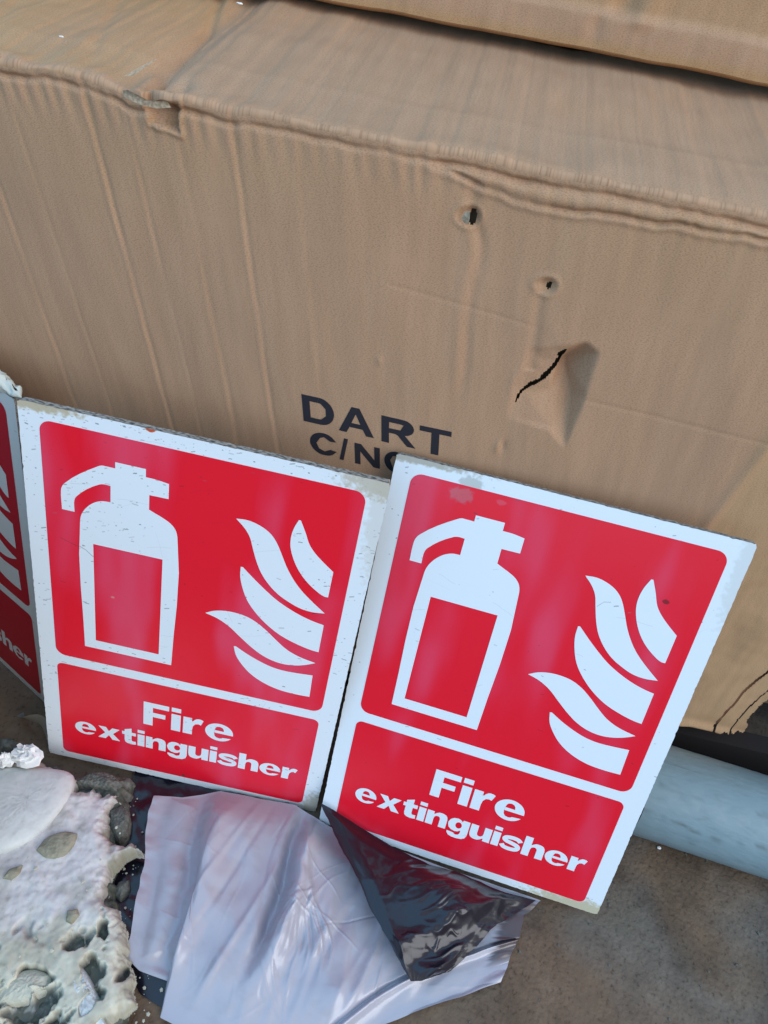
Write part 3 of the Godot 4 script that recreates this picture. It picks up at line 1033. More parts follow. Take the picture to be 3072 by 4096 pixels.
func gloss(img: Image, rough: float) -> StandardMaterial3D:
	var m := mat(Color.WHITE, rough, 0.5)
	m.albedo_texture = ImageTexture.create_from_image(img)
	m.texture_repeat = false
	return m

func build_sign(root: Node3D, white: StandardMaterial3D, red: StandardMaterial3D, seed_: int, G: Dictionary) -> void:
	var W := 0.210
	var H := 0.294
	var T := 0.0048
	var at := func(p: Vector2, z: float) -> Vector3:
		return Vector3(p.x / 1000.0 - W / 2, H - p.y / 1000.0, z)
	var uvf := func(p: Vector2) -> Vector2: return Vector2(p.x / 210.0, p.y / 294.0)
	# board: front face, chipped edge strip, back face
	var r := RandomNumberGenerator.new()
	r.seed = seed_
	var o := PackedVector2Array()
	var corner := [Vector2(0, 0), Vector2(210, 0), Vector2(210, 294), Vector2(0, 294)]
	for k in 4:
		var a: Vector2 = corner[k]
		var b: Vector2 = corner[(k + 1) % 4]
		var n := int(a.distance_to(b) / 2.0)
		var inward := (b - a).normalized().orthogonal() * -1.0
		if inward.dot(Vector2(105, 147) - a) < 0:
			inward = -inward
		for i in n:
			var t := float(i) / n
			var e := minf(t, 1 - t) * n * 2.0
			var bite := absf(r.randfn(0.0, 0.16)) + (0.3 if r.randf() < 0.04 else 0.0) + 1.3 * exp(-e / 1.2)
			o.append(a.lerp(b, t) + inward * bite)
	var front := func(p: Vector2) -> Vector3: return at.call(p, 0.0)
	part("board", sheet(o, front, Vector3(0, 0, 1), uvf), white, root)
	var pos := PackedVector3Array()
	var uv := PackedVector2Array()
	for j in 5:
		for i in o.size() + 1:
			var p := o[i % o.size()]
			var inw := (Vector2(105, 147) - p).normalized() * (r.randf() * 0.45 if j > 0 and j < 4 else 0.0)
			pos.append(at.call(p + inw, -T * j / 4.0))
			uv.append(Vector2(i / 40.0, j / 4.0))
	part("board_edge", grid(o.size() + 1, 5, pos, uv, Vector3(0, 0, 0.001)), M.edge, root)
	var behind := func(p: Vector2) -> Vector3: return at.call(p, -T)
	part("board_back", sheet(o, behind, Vector3(0, 0, -1), uvf), M.edge, root)
	var l1 := func(p: Vector2) -> Vector3: return at.call(p, 0.00015)
	var l2 := func(p: Vector2) -> Vector3: return at.call(p, 0.00030)
	var zf := Vector3(0, 0, 1)
	var top := part("pictogram_panel", sheet(round_rect(11.8, 9.1, 198.2, 186.2, 7.0), l1, zf, uvf), red, root)
	var cap := part("caption_panel", sheet(round_rect(11.8, 194.3, 198.2, 287.3, 4.5), l1, zf, uvf), red, root)
	var ext := smooth(pv([55, 29.6, 55, 25.5, 72.8, 25.5, 72.8, 30.8, 79, 30.9, 86.4, 31.9, 86.4, 42, 75, 42.2, 75, 52.2, 79, 54, 84, 56.2, 88.3, 58.8, 91.2, 62.3, 92.6, 67.5, 92.2, 173, 32.6, 173, 33, 71, 33.9, 66.7, 35.9, 62.6, 39.1, 58.5, 42.9, 55.4, 47.2, 53.6, 51.9, 53.2, 52.1, 42, 48, 41.9, 45, 42.9, 31.4, 54.4, 30.1, 57, 29.8, 65.6, 22.2, 65.6, 22.2, 53, 22.8, 50.1, 24.9, 46.8, 44.6, 31, 47.1, 29.7, 50, 29.6]))
	part("extinguisher_symbol", sheet(with_hole(ext, pv([40.6, 86.2, 84, 86.2, 83.4, 165.6, 40.2, 165.6]), 0.01), l2, zf, uvf), white, top)
	var flames := [
		[126.7, 44.8, 133.3, 44.2, 139.0, 45.3, 144.9, 47.9, 149.2, 51.4, 152.6, 56.2, 156.2, 63.3, 160.0, 71.0, 165.1, 79.0, 170.7, 85.6, 176.7, 91.0, 187.7, 99.6, 179.8, 100.7, 172.5, 100.0, 165.0, 97.2, 157.4, 93.0, 150.8, 87.1, 145.3, 79.9, 141.5, 72.0, 138.5, 63.5, 135.7, 55.3, 132.3, 50.2],
		[162.9, 36.3, 164.1, 36.3, 167.9, 43.9, 171.3, 51.4, 174.6, 55.7, 180.0, 60.7, 188.0, 67.0, 187.8, 86.6, 185.5, 86.6, 178.9, 83.0, 172.0, 77.2, 166.4, 70.0, 162.3, 61.9, 160.2, 54.8, 159.9, 48.4, 160.8, 42.4],
		[132.3, 78.3, 133.6, 78.2, 140.7, 84.7, 149.0, 91.7, 156.5, 97.3, 164.8, 101.9, 174.2, 105.8, 182.3, 108.0, 188.5, 109.0, 188.5, 132.2, 183.6, 131.8, 174.0, 129.6, 163.2, 125.6, 153.7, 119.6, 145.2, 111.8, 138.7, 103.2, 134.7, 93.8, 132.6, 85.5],
		[112.8, 120.6, 118.5, 117.2, 125.8, 115.3, 133.3, 115.1, 140.1, 116.3, 146.5, 119.2, 153.2, 124.0, 160.6, 130.4, 167.6, 135.8, 175.7, 139.5, 187.9, 142.1, 182.3, 145.3, 175.8, 147.9, 167.7, 149.2, 159.3, 148.2, 151.4, 145.1, 144.0, 140.2, 136.3, 133.8, 128.4, 127.1, 120.6, 122.8],
		[133.2, 143.3, 134.6, 143.0, 142.0, 147.2, 150.3, 151.0, 159.0, 153.9, 167.1, 155.0, 175.5, 154.7, 187.6, 153.5, 188.2, 173.6, 178.0, 174.0, 166.4, 173.2, 156.0, 170.1, 146.5, 164.6, 139.6, 157.5, 135.2, 150.6]]
	for f in flames:
		part("flame", sheet(smooth(pv(f), 4, 0.6), l2, zf, uvf), white, top)
	for line in [["Fire", 73.2, 237.6, 0.249, 0.241, 4.0], ["extinguisher", 22.0, 262.6, 0.192, 0.176, 1.8]]:
		var x: float = line[1]
		for ch in line[0]:
			var gl: Array = G[ch]
			for poly in gl[1]:
				var q := PackedVector2Array()
				for p in poly:
					q.append(Vector2(x + p.x * line[3], line[2] - p.y * line[4]))
				part("letter", sheet(q, l2, zf, uvf), white, cap)
			x += (gl[0] + line[5]) * line[3]

func build_signs() -> void:
	var G := glyphs()
	var white := srgb(0.76, 0.81, 0.84)
	var red := srgb(0.80, 0.008, 0.026)
	# left sign
	var iw := wear_image(white, 101, true, 6500, 60)
	smudge(iw, 0, 0, 190, 26, Color(0.72, 0.66, 0.54), 0.85, 5)
	smudge(iw, 840, 0, 150, 60, Color(0.72, 0.67, 0.58), 0.7, 6)
	smudge(iw, 840, 60, 50, 260, Color(0.74, 0.70, 0.62), 0.3, 7)
	smudge(iw, 840, 1176, 60, 120, Color(0.72, 0.65, 0.52), 0.6, 8)
	smudge(iw, 300, 0, 14, 8, Color(0.75, 0.25, 0.10), 0.9, 9)
	scratch(iw, [Vector2(32, 90), Vector2(36, 92), Vector2(40.5, 96)], Color(0.35, 0.36, 0.38), 0.7)
	var ir := wear_image(red, 102, false, 900, 45)
	scratch(ir, [Vector2(20, 87), Vector2(27, 89.5), Vector2(33, 91)], Color(0.36, 0.10, 0.12), 0.7)
	film(ir, Color(0.86, 0.50, 0.64), 0.44, 61)
	smudge(ir, 208, 500, 7, 5, Color(0.85, 0.55, 0.5), 0.8, 3)
	smudge(ir, 420, 1140, 6, 8, Color(0.45, 0.25, 0.22), 0.8, 4)
	var s1 := thing("fire_sign", "left of the two upright red and white fire extinguisher signs, with dark specks", "sign", Vector3(-0.13121, 0.0043, -0.25036), Basis(Vector3(0.99853, -0.0365, -0.04), Vector3(0.03034, 0.98896, -0.14502), Vector3(0.04485, 0.1436, 0.98862)).orthonormalized(), "fire extinguisher signs")
	build_sign(s1, gloss(iw, 0.36), gloss(ir, 0.30), 1, G)
	# right sign
	iw = wear_image(white, 201, true, 800, 40)
	smudge(iw, 0, 0, 260, 20, Color(0.62, 0.58, 0.50), 0.7, 15)
	smudge(iw, 820, 1176, 240, 50, Color(0.74, 0.68, 0.54), 0.8, 16)
	smudge(iw, 840, 60, 40, 200, Color(0.70, 0.69, 0.62), 0.25, 17)
	smudge(iw, 190, 30, 40, 22, Color(0.62, 0.62, 0.58), 0.5, 18)
	scratch(iw, [Vector2(139, 62), Vector2(142, 58), Vector2(146, 57)], Color(0.45, 0.45, 0.45), 0.5)
	ir = wear_image(red, 202, false, 500, 40)
	film(ir, Color(0.86, 0.50, 0.64), 0.42, 62)
	smudge(ir, 175, 62, 36, 26, Color(0.74, 0.50, 0.50), 0.6, 19)
	smudge(ir, 270, 55, 16, 8, Color(0.85, 0.45, 0.48), 0.5, 20)
	smudge(ir, 700, 190, 10, 8, Color(0.30, 0.10, 0.10), 0.6, 21)
	smudge(ir, 420, 762, 6, 5, Color(0.85, 0.5, 0.5), 0.7, 22)
	var s2 := thing("fire_sign", "right of the two upright fire extinguisher signs, tilted back with a beige bottom corner", "sign", Vector3(0.08227, 0.0083, -0.23556), Basis(Vector3(0.99545, 0.02226, 0.09261), Vector3(0.00763, 0.95055, -0.31047), Vector3(-0.09494, 0.30977, 0.94606)).orthonormalized(), "fire extinguisher signs")
	build_sign(s2, gloss(iw, 0.34), gloss(ir, 0.28), 2, G)
	# the one at the left; shade painted into its darker white and red
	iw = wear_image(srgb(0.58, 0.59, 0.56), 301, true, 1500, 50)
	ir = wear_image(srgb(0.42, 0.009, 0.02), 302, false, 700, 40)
	var k := 0.947
	var bx := Vector3(0.895969, 0.019510, 0.443688)
	var br := Vector3(-0.25938, 0.0015, -0.28543)
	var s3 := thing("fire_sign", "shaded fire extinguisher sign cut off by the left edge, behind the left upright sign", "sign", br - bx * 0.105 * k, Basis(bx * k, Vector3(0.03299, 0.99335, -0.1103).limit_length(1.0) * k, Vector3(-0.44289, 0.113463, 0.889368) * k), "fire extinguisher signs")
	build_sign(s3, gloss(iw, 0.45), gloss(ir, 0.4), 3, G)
	# crumbling foam along its upper edge
	var pos := PackedVector3Array()
	var uv := PackedVector2Array()
	for j in 14:
		for i in 60:
			var a := TAU2 * j / 13.0
			var x := 0.020 + 0.088 * i / 59.0
			var rr := 0.0035 + 0.0028 * n_fine.get_noise_2d(x * 0.4, a * 0.02) + 0.003 * n_mid.get_noise_2d(x * 0.7, 3.0) + 0.0035 * sstep(0.10, 0.08, x)
			rr *= sstep(0.1085, 0.103, x)
			pos.append(Vector3(x, 0.2955 + 0.4 * rr + cos(a) * rr, -0.003 + sin(a) * rr * 0.9))
			uv.append(Vector2(i, j))
	part("torn_foam", grid(60, 14, pos, uv, Vector3(0, 0, 0.0)), M.foam, s3)

# ------------------------------------------------------------------ pipe
func build_pipe() -> void:
	var yaw := -0.0939
	var ax := Vector3(cos(yaw), 0, -sin(yaw))
	var r := 0.037
	var mid := Vector3(0, r, -0.3406)
	var p := thing("plastic_pipe", "grey plastic drain pipe lying on the floor beside the right sign", "pipe", mid + ax * 0.215)
	var n := 96
	var nl := 240
	var zdir := ax.cross(Vector3.UP)
	for wall in 2:
		var pos := PackedVector3Array()
		var uv := PackedVector2Array()
		var col := PackedColorArray()
		for j in nl:
			for i in n + 1:
				var a := TAU2 * i / n
				var rr := r - 0.0032 * wall + (0.00025 * n_low.get_noise_2d(j * 0.05, a * 0.2) if wall == 0 else 0.0)
				var d := Vector3.UP * cos(a) + zdir * sin(a)
				pos.append(ax * (0.9 * j / (nl - 1)) + d * rr)
				uv.append(Vector2(0.9 * j / (nl - 1) * 3.0, float(i) / n))
				var along_ := 0.9 * j / (nl - 1)
				var mark := gauss((a - 1.05 - 0.9 * along_ + 0.2 * n_low.get_noise_2d(along_ * 3, 4.0)) / 0.045) * sstep(-0.1, 0.35, n_mid.get_noise_2d(along_ * 1.6, a * 0.1))
				mark = maxf(mark, 0.6 * gauss((a - 0.45) / 0.10) * sstep(0.1, 0.5, n_mid.get_noise_2d(along_ * 1.2 + 4, a * 0.15)))
				var dirt := sstep(1.5, 2.4, a) * (0.7 + 0.5 * n_mid.get_noise_2d(along_ * 0.6, a * 0.1)) if a < PI else 0.0
				col.append(Color(1, 1, 1).lerp(Color(0.45, 0.42, 0.38), clampf(0.75 * mark + 0.35 * dirt, 0, 1)))
		part("outer_wall" if wall == 0 else "bore", grid(n + 1, nl, pos, uv, Vector3.UP * (0.001 if wall == 0 else -0.001), PackedByteArray(), col), M.pipe, p)
	var ring := PackedVector3Array()
	var ruv := PackedVector2Array()
	for j in 2:
		for i in n + 1:
			var a := TAU2 * i / n
			ring.append((Vector3.UP * cos(a) + zdir * sin(a)) * (r - 0.0032 * j))
			ruv.append(Vector2(i, j))
	var rc := PackedColorArray()
	rc.resize(ring.size())
	rc.fill(Color.WHITE)
	part("rim", grid(n + 1, 2, ring, ruv, -ax, PackedByteArray(), rc), M.pipe, p)

# ------------------------------------------------------------------ polythene bag
func build_bag() -> void:
	var bag := thing("plastic_bag", "crumpled lilac and black plastic bag on the floor under the two signs", "bag")
	var top := [Vector3(-0.1450, 0.010, -0.2316), Vector3(-0.1253, 0.008, -0.2358), Vector3(-0.1004, 0.008, -0.2478), Vector3(-0.0701, 0.008, -0.2499), Vector3(-0.0416, 0.008, -0.2522), Vector3(-0.0101, 0.008, -0.2419), Vector3(0.0367, 0.008, -0.2376), Vector3(0.0893, 0.006, -0.2334), Vector3(0.1480, 0.003, -0.2287)]
	var right := [Vector3(0.1480, 0.003, -0.2287), Vector3(0.1369, 0.003, -0.2159), Vector3(0.1340, 0.003, -0.2061), Vector3(0.1264, 0.003, -0.1846), Vector3(0.1206, 0.003, -0.1724)]
	var bot := [Vector3(-0.1182, 0.008, -0.1323), Vector3(-0.1069, 0.006, -0.1280), Vector3(-0.0872, 0.006, -0.1262), Vector3(-0.0811, 0.005, -0.1246), Vector3(-0.0865, 0.004, -0.1141), Vector3(-0.0854, 0.004, -0.1084), Vector3(-0.0740, 0.004, -0.1062), Vector3(-0.0388, 0.004, -0.1000), Vector3(0.0148, 0.004, -0.1100), Vector3(0.0447, 0.004, -0.1307), Vector3(0.0658, 0.004, -0.1430), Vector3(0.0952, 0.004, -0.1569), Vector3(0.1206, 0.003, -0.1724)]
	var left := [Vector3(-0.1450, 0.010, -0.2316), Vector3(-0.1436, 0.011, -0.2244), Vector3(-0.1363, 0.012, -0.1989), Vector3(-0.1290, 0.012, -0.1778), Vector3(-0.1241, 0.012, -0.1594), Vector3(-0.1222, 0.011, -0.1463), Vector3(-0.1182, 0.008, -0.1323)]
	var nu := 320
	var nv := 220
	var pos := patch(top, bot, left, right, nu, nv)
	var rr := RandomNumberGenerator.new()
	rr.seed = 21
	var creases := []
	for k in 34:
		var fan := rr.randfn(-0.12, 0.20)
		creases.append([rr.randf_range(0.03, 0.75), rr.randf_range(0.05, 0.95), Vector2(sin(fan), cos(fan)), rr.randf_range(0.15, 0.5), rr.randf_range(0.004, 0.016), rr.randf_range(-0.0013, 0.0015)])
	for k in 36:
		var fan := rr.randfn(0.0, 0.55)
		creases.append([rr.randf_range(0.02, 0.72), rr.randf_range(0.05, 0.98), Vector2(sin(fan), cos(fan)), rr.randf_range(0.05, 0.20), rr.randf_range(0.0016, 0.0034), rr.randf_range(-0.0007, 0.0008)])
	for k in 14:
		# fine wrinkles fanning out below the strong fold
		var fan := -0.5 + 0.10 * k
		creases.append([0.405 + 0.008 * k, 0.52 + 0.01 * (k % 3), Vector2(sin(fan * 0.6 - 0.15), cos(fan * 0.6 - 0.15)), rr.randf_range(0.06, 0.13), 0.0032, 0.0011])
	var uv := PackedVector2Array()
	var col := PackedColorArray()
	for j in nv:
		for i in nu:
			var u := float(i) / (nu - 1)
			var v := float(j) / (nv - 1)
			var k := j * nu + i
			var p := pos[k]
			var e := minf(minf(u * 5.0, (1 - u) * 3.0), minf(v * 4.0 + 0.15, (1 - v) * 4.0))
			var body := sstep(0.0, 1.0, e)
			var under := sstep(0.50, 0.66, u + 0.12 * (1 - v) - 0.10 * v)
			var h := 0.010 * body * (1 - 0.8 * under)
			# long folds from the signs down to the hem, creases between them
			var w := 0.012 * n_low.get_noise_2d(u * 0.5, v * 0.6)
			h += body * (1 - under) * (0.0090 * gauss((u - 0.045 - 0.01 * v + w) / 0.030) - 0.0085 * gauss((u - 0.120 + 0.02 * v + w) / 0.022) + 0.0060 * gauss((u - 0.20 + 0.03 * v + w) / 0.045))
			var fold := u - 0.385 + 0.075 * v * v - 0.02 * v + w
			h += body * (1 - 0.5 * under) * (1 - sstep(0.55, 0.85, v)) * (0.0095 * sstep(0.036, 0.0, absf(fold - 0.038)) - 0.0080 * gauss(fold / 0.016))
			h += 0.0045 * body * n_low.get_noise_2d(u * 0.9, v * 0.3)
			for c in creases:
				var rel := Vector2(u - c[0], (v - c[1]) * 0.6)
				var t: float = rel.dot(c[2]) / c[3]
				if absf(t) < 1.0:
					var d: float = (rel.dot(c[2].orthogonal()) + 0.01 * sin(t * 3.0 + c[0] * 20.0)) / c[4]
					if absf(d) < 3.0:
						h += body * c[5] * (1.0 - t * t) * exp(-d * d)
			# diagonal crease near the hem
			var dc := (v - 0.80) + (u - 0.70) * 0.9
			h += 0.0035 * gauss((dc - 0.03) / 0.03) * sstep(0.35, 0.5, u) - 0.0030 * gauss(dc / 0.018) * sstep(0.35, 0.5, u)
			p.y += h
			p.x += 0.0020 * n_low.get_noise_2d(u * 0.5, v * 0.5) * (1.0 - 0.7 * body)
			p.z += 0.0020 * n_low.get_noise_2d(u * 0.5 + 7.0, v * 0.5) * (1.0 - 0.7 * body)
			p.y += 0.0045 * maxf(0.0, n_low.get_noise_2d(u * 0.5 + 3.0, v * 0.5)) * sstep(0.25, 0.0, e)
			p.y = maxf(p.y, 0.0012)
			pos[k] = p
			uv.append(Vector2(p.x * 4, p.z * 4))
			var c := Color(1, 1, 1)
			# film dirtied where the black lining rubs, and darker where it is single
			var dirt := sstep(0.1, 0.6, n_mid.get_noise_2d(u * 0.3 + 5, v * 0.3)) * 0.12
			c = c.lerp(Color(0.55, 0.50, 0.38), dirt)
			var single := sstep(0.93, 0.955, u + 0.02 * n_low.get_noise_2d(v * 3, 1.0)) * sstep(0.06, 0.10, v) * (1 - sstep(0.72, 0.84, v))
			c = c.lerp(Color(0.22, 0.17, 0.16), single)
			col.append(c)
	part("outer_film", grid(nu, nv, pos, uv, Vector3.UP, PackedByteArray(), col), M.lilac, bag)
	# the lining turned out
	var ft := [Vector3(-0.0234, 0.0294, -0.2478), Vector3(-0.0111, 0.0269, -0.2457), Vector3(0.0071, 0.0213, -0.2421), Vector3(0.0127, 0.0198, -0.2410), Vector3(0.0364, 0.0145, -0.2358), Vector3(0.0648, 0.012, -0.2301), Vector3(0.0888, 0.012, -0.2290), Vector3(0.1161, 0.011, -0.2255), Vector3(0.1441, 0.006, -0.2276)]
	var fl := [Vector3(-0.0234, 0.0294, -0.2478), Vector3(-0.0097, 0.0280, -0.2305), Vector3(0.0015, 0.0280, -0.2173), Vector3(0.0144, 0.0280, -0.2034), Vector3(0.0277, 0.0270, -0.1855), Vector3(0.0371, 0.0260, -0.1761), Vector3(0.0463, 0.0240, -0.1671), Vector3(0.0530, 0.0220, -0.1613), Vector3(0.0601, 0.0180, -0.1548)]
	var fr := [Vector3(0.1441, 0.006, -0.2276), Vector3(0.1315, 0.008, -0.2165), Vector3(0.1154, 0.011, -0.2026), Vector3(0.1059, 0.013, -0.1911), Vector3(0.0931, 0.016, -0.1753), Vector3(0.0829, 0.017, -0.1647), Vector3(0.0670, 0.018, -0.1566)]
	var fb := [Vector3(0.0601, 0.0180, -0.1548), Vector3(0.0670, 0.018, -0.1566)]
	nu = 200
	nv = 200
	pos = patch(ft, fb, fl, fr, nu, nv)
	var tight := []
	for k in 30:
		var fan := rr.randfn(1.15, 0.20)
		var q := Vector2(0.073 + rr.randfn(0, 0.009), -0.188 + rr.randfn(0, 0.018))
		tight.append([q.x, q.y, Vector2(sin(fan), -cos(fan)), rr.randf_range(0.005, 0.022), rr.randf_range(0.0008, 0.0018), rr.randf_range(0.0003, 0.0009)])
	for k in 16:
		var fan := rr.randfn(1.0, 0.35)
		tight.append([rr.randf_range(0.03, 0.12), rr.randf_range(-0.235, -0.175), Vector2(sin(fan), -cos(fan)), rr.randf_range(0.012, 0.04), rr.randf_range(0.0015, 0.004), rr.randf_range(-0.0012, 0.0014)])
	uv = PackedVector2Array()
	for j in nv:
		for i in nu:
			var u := float(i) / (nu - 1)
			var v := float(j) / (nv - 1)
			var k := j * nu + i
			var p := pos[k]
			var e := minf(minf(u * 6.0, (1 - u) * 6.0), minf(v * 6.0, (1 - v) * 6.0))
			var body := sstep(0.0, 1.0, e)
			var h := 0.004 * body + 0.016 * gauss((p.x - 0.072) / 0.03) * gauss((p.z + 0.205) / 0.020)
			# short wrinkles where it was pulled tight
			for c in tight:
				var rel := Vector2(p.x - c[0], p.z - c[1])
				var t: float = rel.dot(c[2]) / c[3]
				if absf(t) < 1.0:
					var d: float = (rel.dot(c[2].orthogonal()) + 0.0012 * sin(t * 4.0 + c[0] * 900.0)) / c[4]
					if absf(d) < 3.0:
						h += c[5] * (1.0 - t * t) * exp(-d * d)
			# ridges that fan to the right corner
			var a := (p.z + 0.222) * 0.75 + (p.x - 0.12) * 0.55
			h += body * (0.0035 * gauss(a / 0.0045) - 0.0030 * gauss((a - 0.011) / 0.006) + 0.0022 * gauss((a - 0.022) / 0.005))
			h += 0.0007 * body * n_mid.get_noise_2d(p.x * 0.8, p.z * 0.8)
			p.y += h
			p.x += 0.0012 * n_mid.get_noise_2d(v * 0.15, u * 0.15) * (1 - body)
			pos[k] = p
			uv.append(Vector2(p.x, p.z))
	var f := part("black_lining", grid(nu, nv, pos, uv, Vector3.UP), M.black, bag)
	f.set_meta("label", "glossy black wrinkled lining turned out over the lilac film")
	# more of the lining spread beneath, out to the rubble and under the left sign
	nu = 60
	nv = 60
	pos = patch([Vector3(-0.170, 0.004, -0.252), Vector3(-0.100, 0.004, -0.262), Vector3(-0.040, 0.004, -0.258)], [Vector3(-0.128, 0.003, -0.132), Vector3(-0.080, 0.003, -0.130), Vector3(-0.040, 0.003, -0.140)], [Vector3(-0.170, 0.004, -0.252), Vector3(-0.158, 0.004, -0.200), Vector3(-0.128, 0.003, -0.132)], [Vector3(-0.040, 0.004, -0.258), Vector3(-0.040, 0.003, -0.140)], nu, nv)
	uv = PackedVector2Array()
	for k in pos.size():
		pos[k].y = maxf(0.0015, pos[k].y + 0.003 * n_mid.get_noise_2d(pos[k].x * 0.8, pos[k].z * 0.8))
		uv.append(Vector2(pos[k].x, pos[k].z))
	part("black_lining", grid(nu, nv, pos, uv, Vector3.UP), M.black, bag)
	# fold of lining showing at the left hem
	pos = patch([Vector3(-0.1205, 0.004, -0.1390), Vector3(-0.1080, 0.005, -0.1300), Vector3(-0.0860, 0.0045, -0.1275)], [Vector3(-0.1175, 0.0015, -0.1290), Vector3(-0.1020, 0.0015, -0.1170), Vector3(-0.0850, 0.0015, -0.1130)], [Vector3(-0.1205, 0.004, -0.1390), Vector3(-0.1175, 0.0015, -0.1290)], [Vector3(-0.0860, 0.0045, -0.1275), Vector3(-0.0850, 0.0015, -0.1130)], 30, 12)
	uv = PackedVector2Array()
	uv.resize(360)
	part("black_lining", grid(30, 12, pos, uv, Vector3.UP), M.black, bag)

# ------------------------------------------------------------------ rubble at the lower left
# a layer lying within an outline, its border ragged, its top uneven
func layer(outline: PackedVector2Array, y0: float, h: float, rim: float, ragged: float, bumps: float, cells: int, paint: Callable, seed_: int, hollow = null, depth := 0.0) -> ArrayMesh:
	var lo := outline[0]
	var hi := outline[0]
	for p in outline:
		lo = lo.min(p)
		hi = hi.max(p)
	lo -= Vector2(0.006, 0.006)
	hi += Vector2(0.006, 0.006)
	var n := cells
	var m := int(cells * (hi.y - lo.y) / (hi.x - lo.x)) + 2
	var f := FastNoiseLite.new()
	f.seed = seed_
	f.frequency = 60.0
	f.fractal_octaves = 4
	var pos := PackedVector3Array()
	var uv := PackedVector2Array()
	var col := PackedColorArray()
	var skip := PackedByteArray()
	skip.resize(n * m)
	for j in m:
		for i in n:
			var x := lerpf(lo.x, hi.x, float(i) / (n - 1))
			var z := lerpf(lo.y, hi.y, float(j) / (m - 1))
			var q := Vector2(x + ragged * f.get_noise_2d(x * 1.5, z * 1.5), z + ragged * f.get_noise_2d(x * 1.5 + 9, z * 1.5))
			var d := 1.0
			for k in outline.size():
				d = minf(d, q.distance_to(Geometry2D.get_closest_point_to_segment(q, outline[k], outline[(k + 1) % outline.size()])))
			if not Geometry2D.is_point_in_polygon(q, outline):
				d = -d
			var t := clampf(d / rim, 0.0, 1.0)
			var y := y0 + h * sqrt(1.0 - (1.0 - t) * (1.0 - t))
			y += bumps * (f.get_noise_2d(x * 0.45, z * 0.45) + 0.09 * f.get_noise_2d(x * 2.0 + 5, z * 2.0) * (1.0 + 1.6 * f.get_noise_2d(x * 0.5 + 7, z * 0.5)) + 0.015 * f.get_noise_2d(x * 7.0, z * 7.0)) * sstep(0.0, 0.5, t)
			if hollow != null:
				y -= depth * (hollow as Callable).call(x, z)
			if d < 0.0:
				y = y0 - 0.002
			pos.append(Vector3(x, y, z))
			uv.append(Vector2(x, z))
			col.append(paint.call(x, z, d))
			if d < -0.0012:
				skip[j * n + i] = 1
	return grid(n, m, pos, uv, Vector3.UP, skip, col)

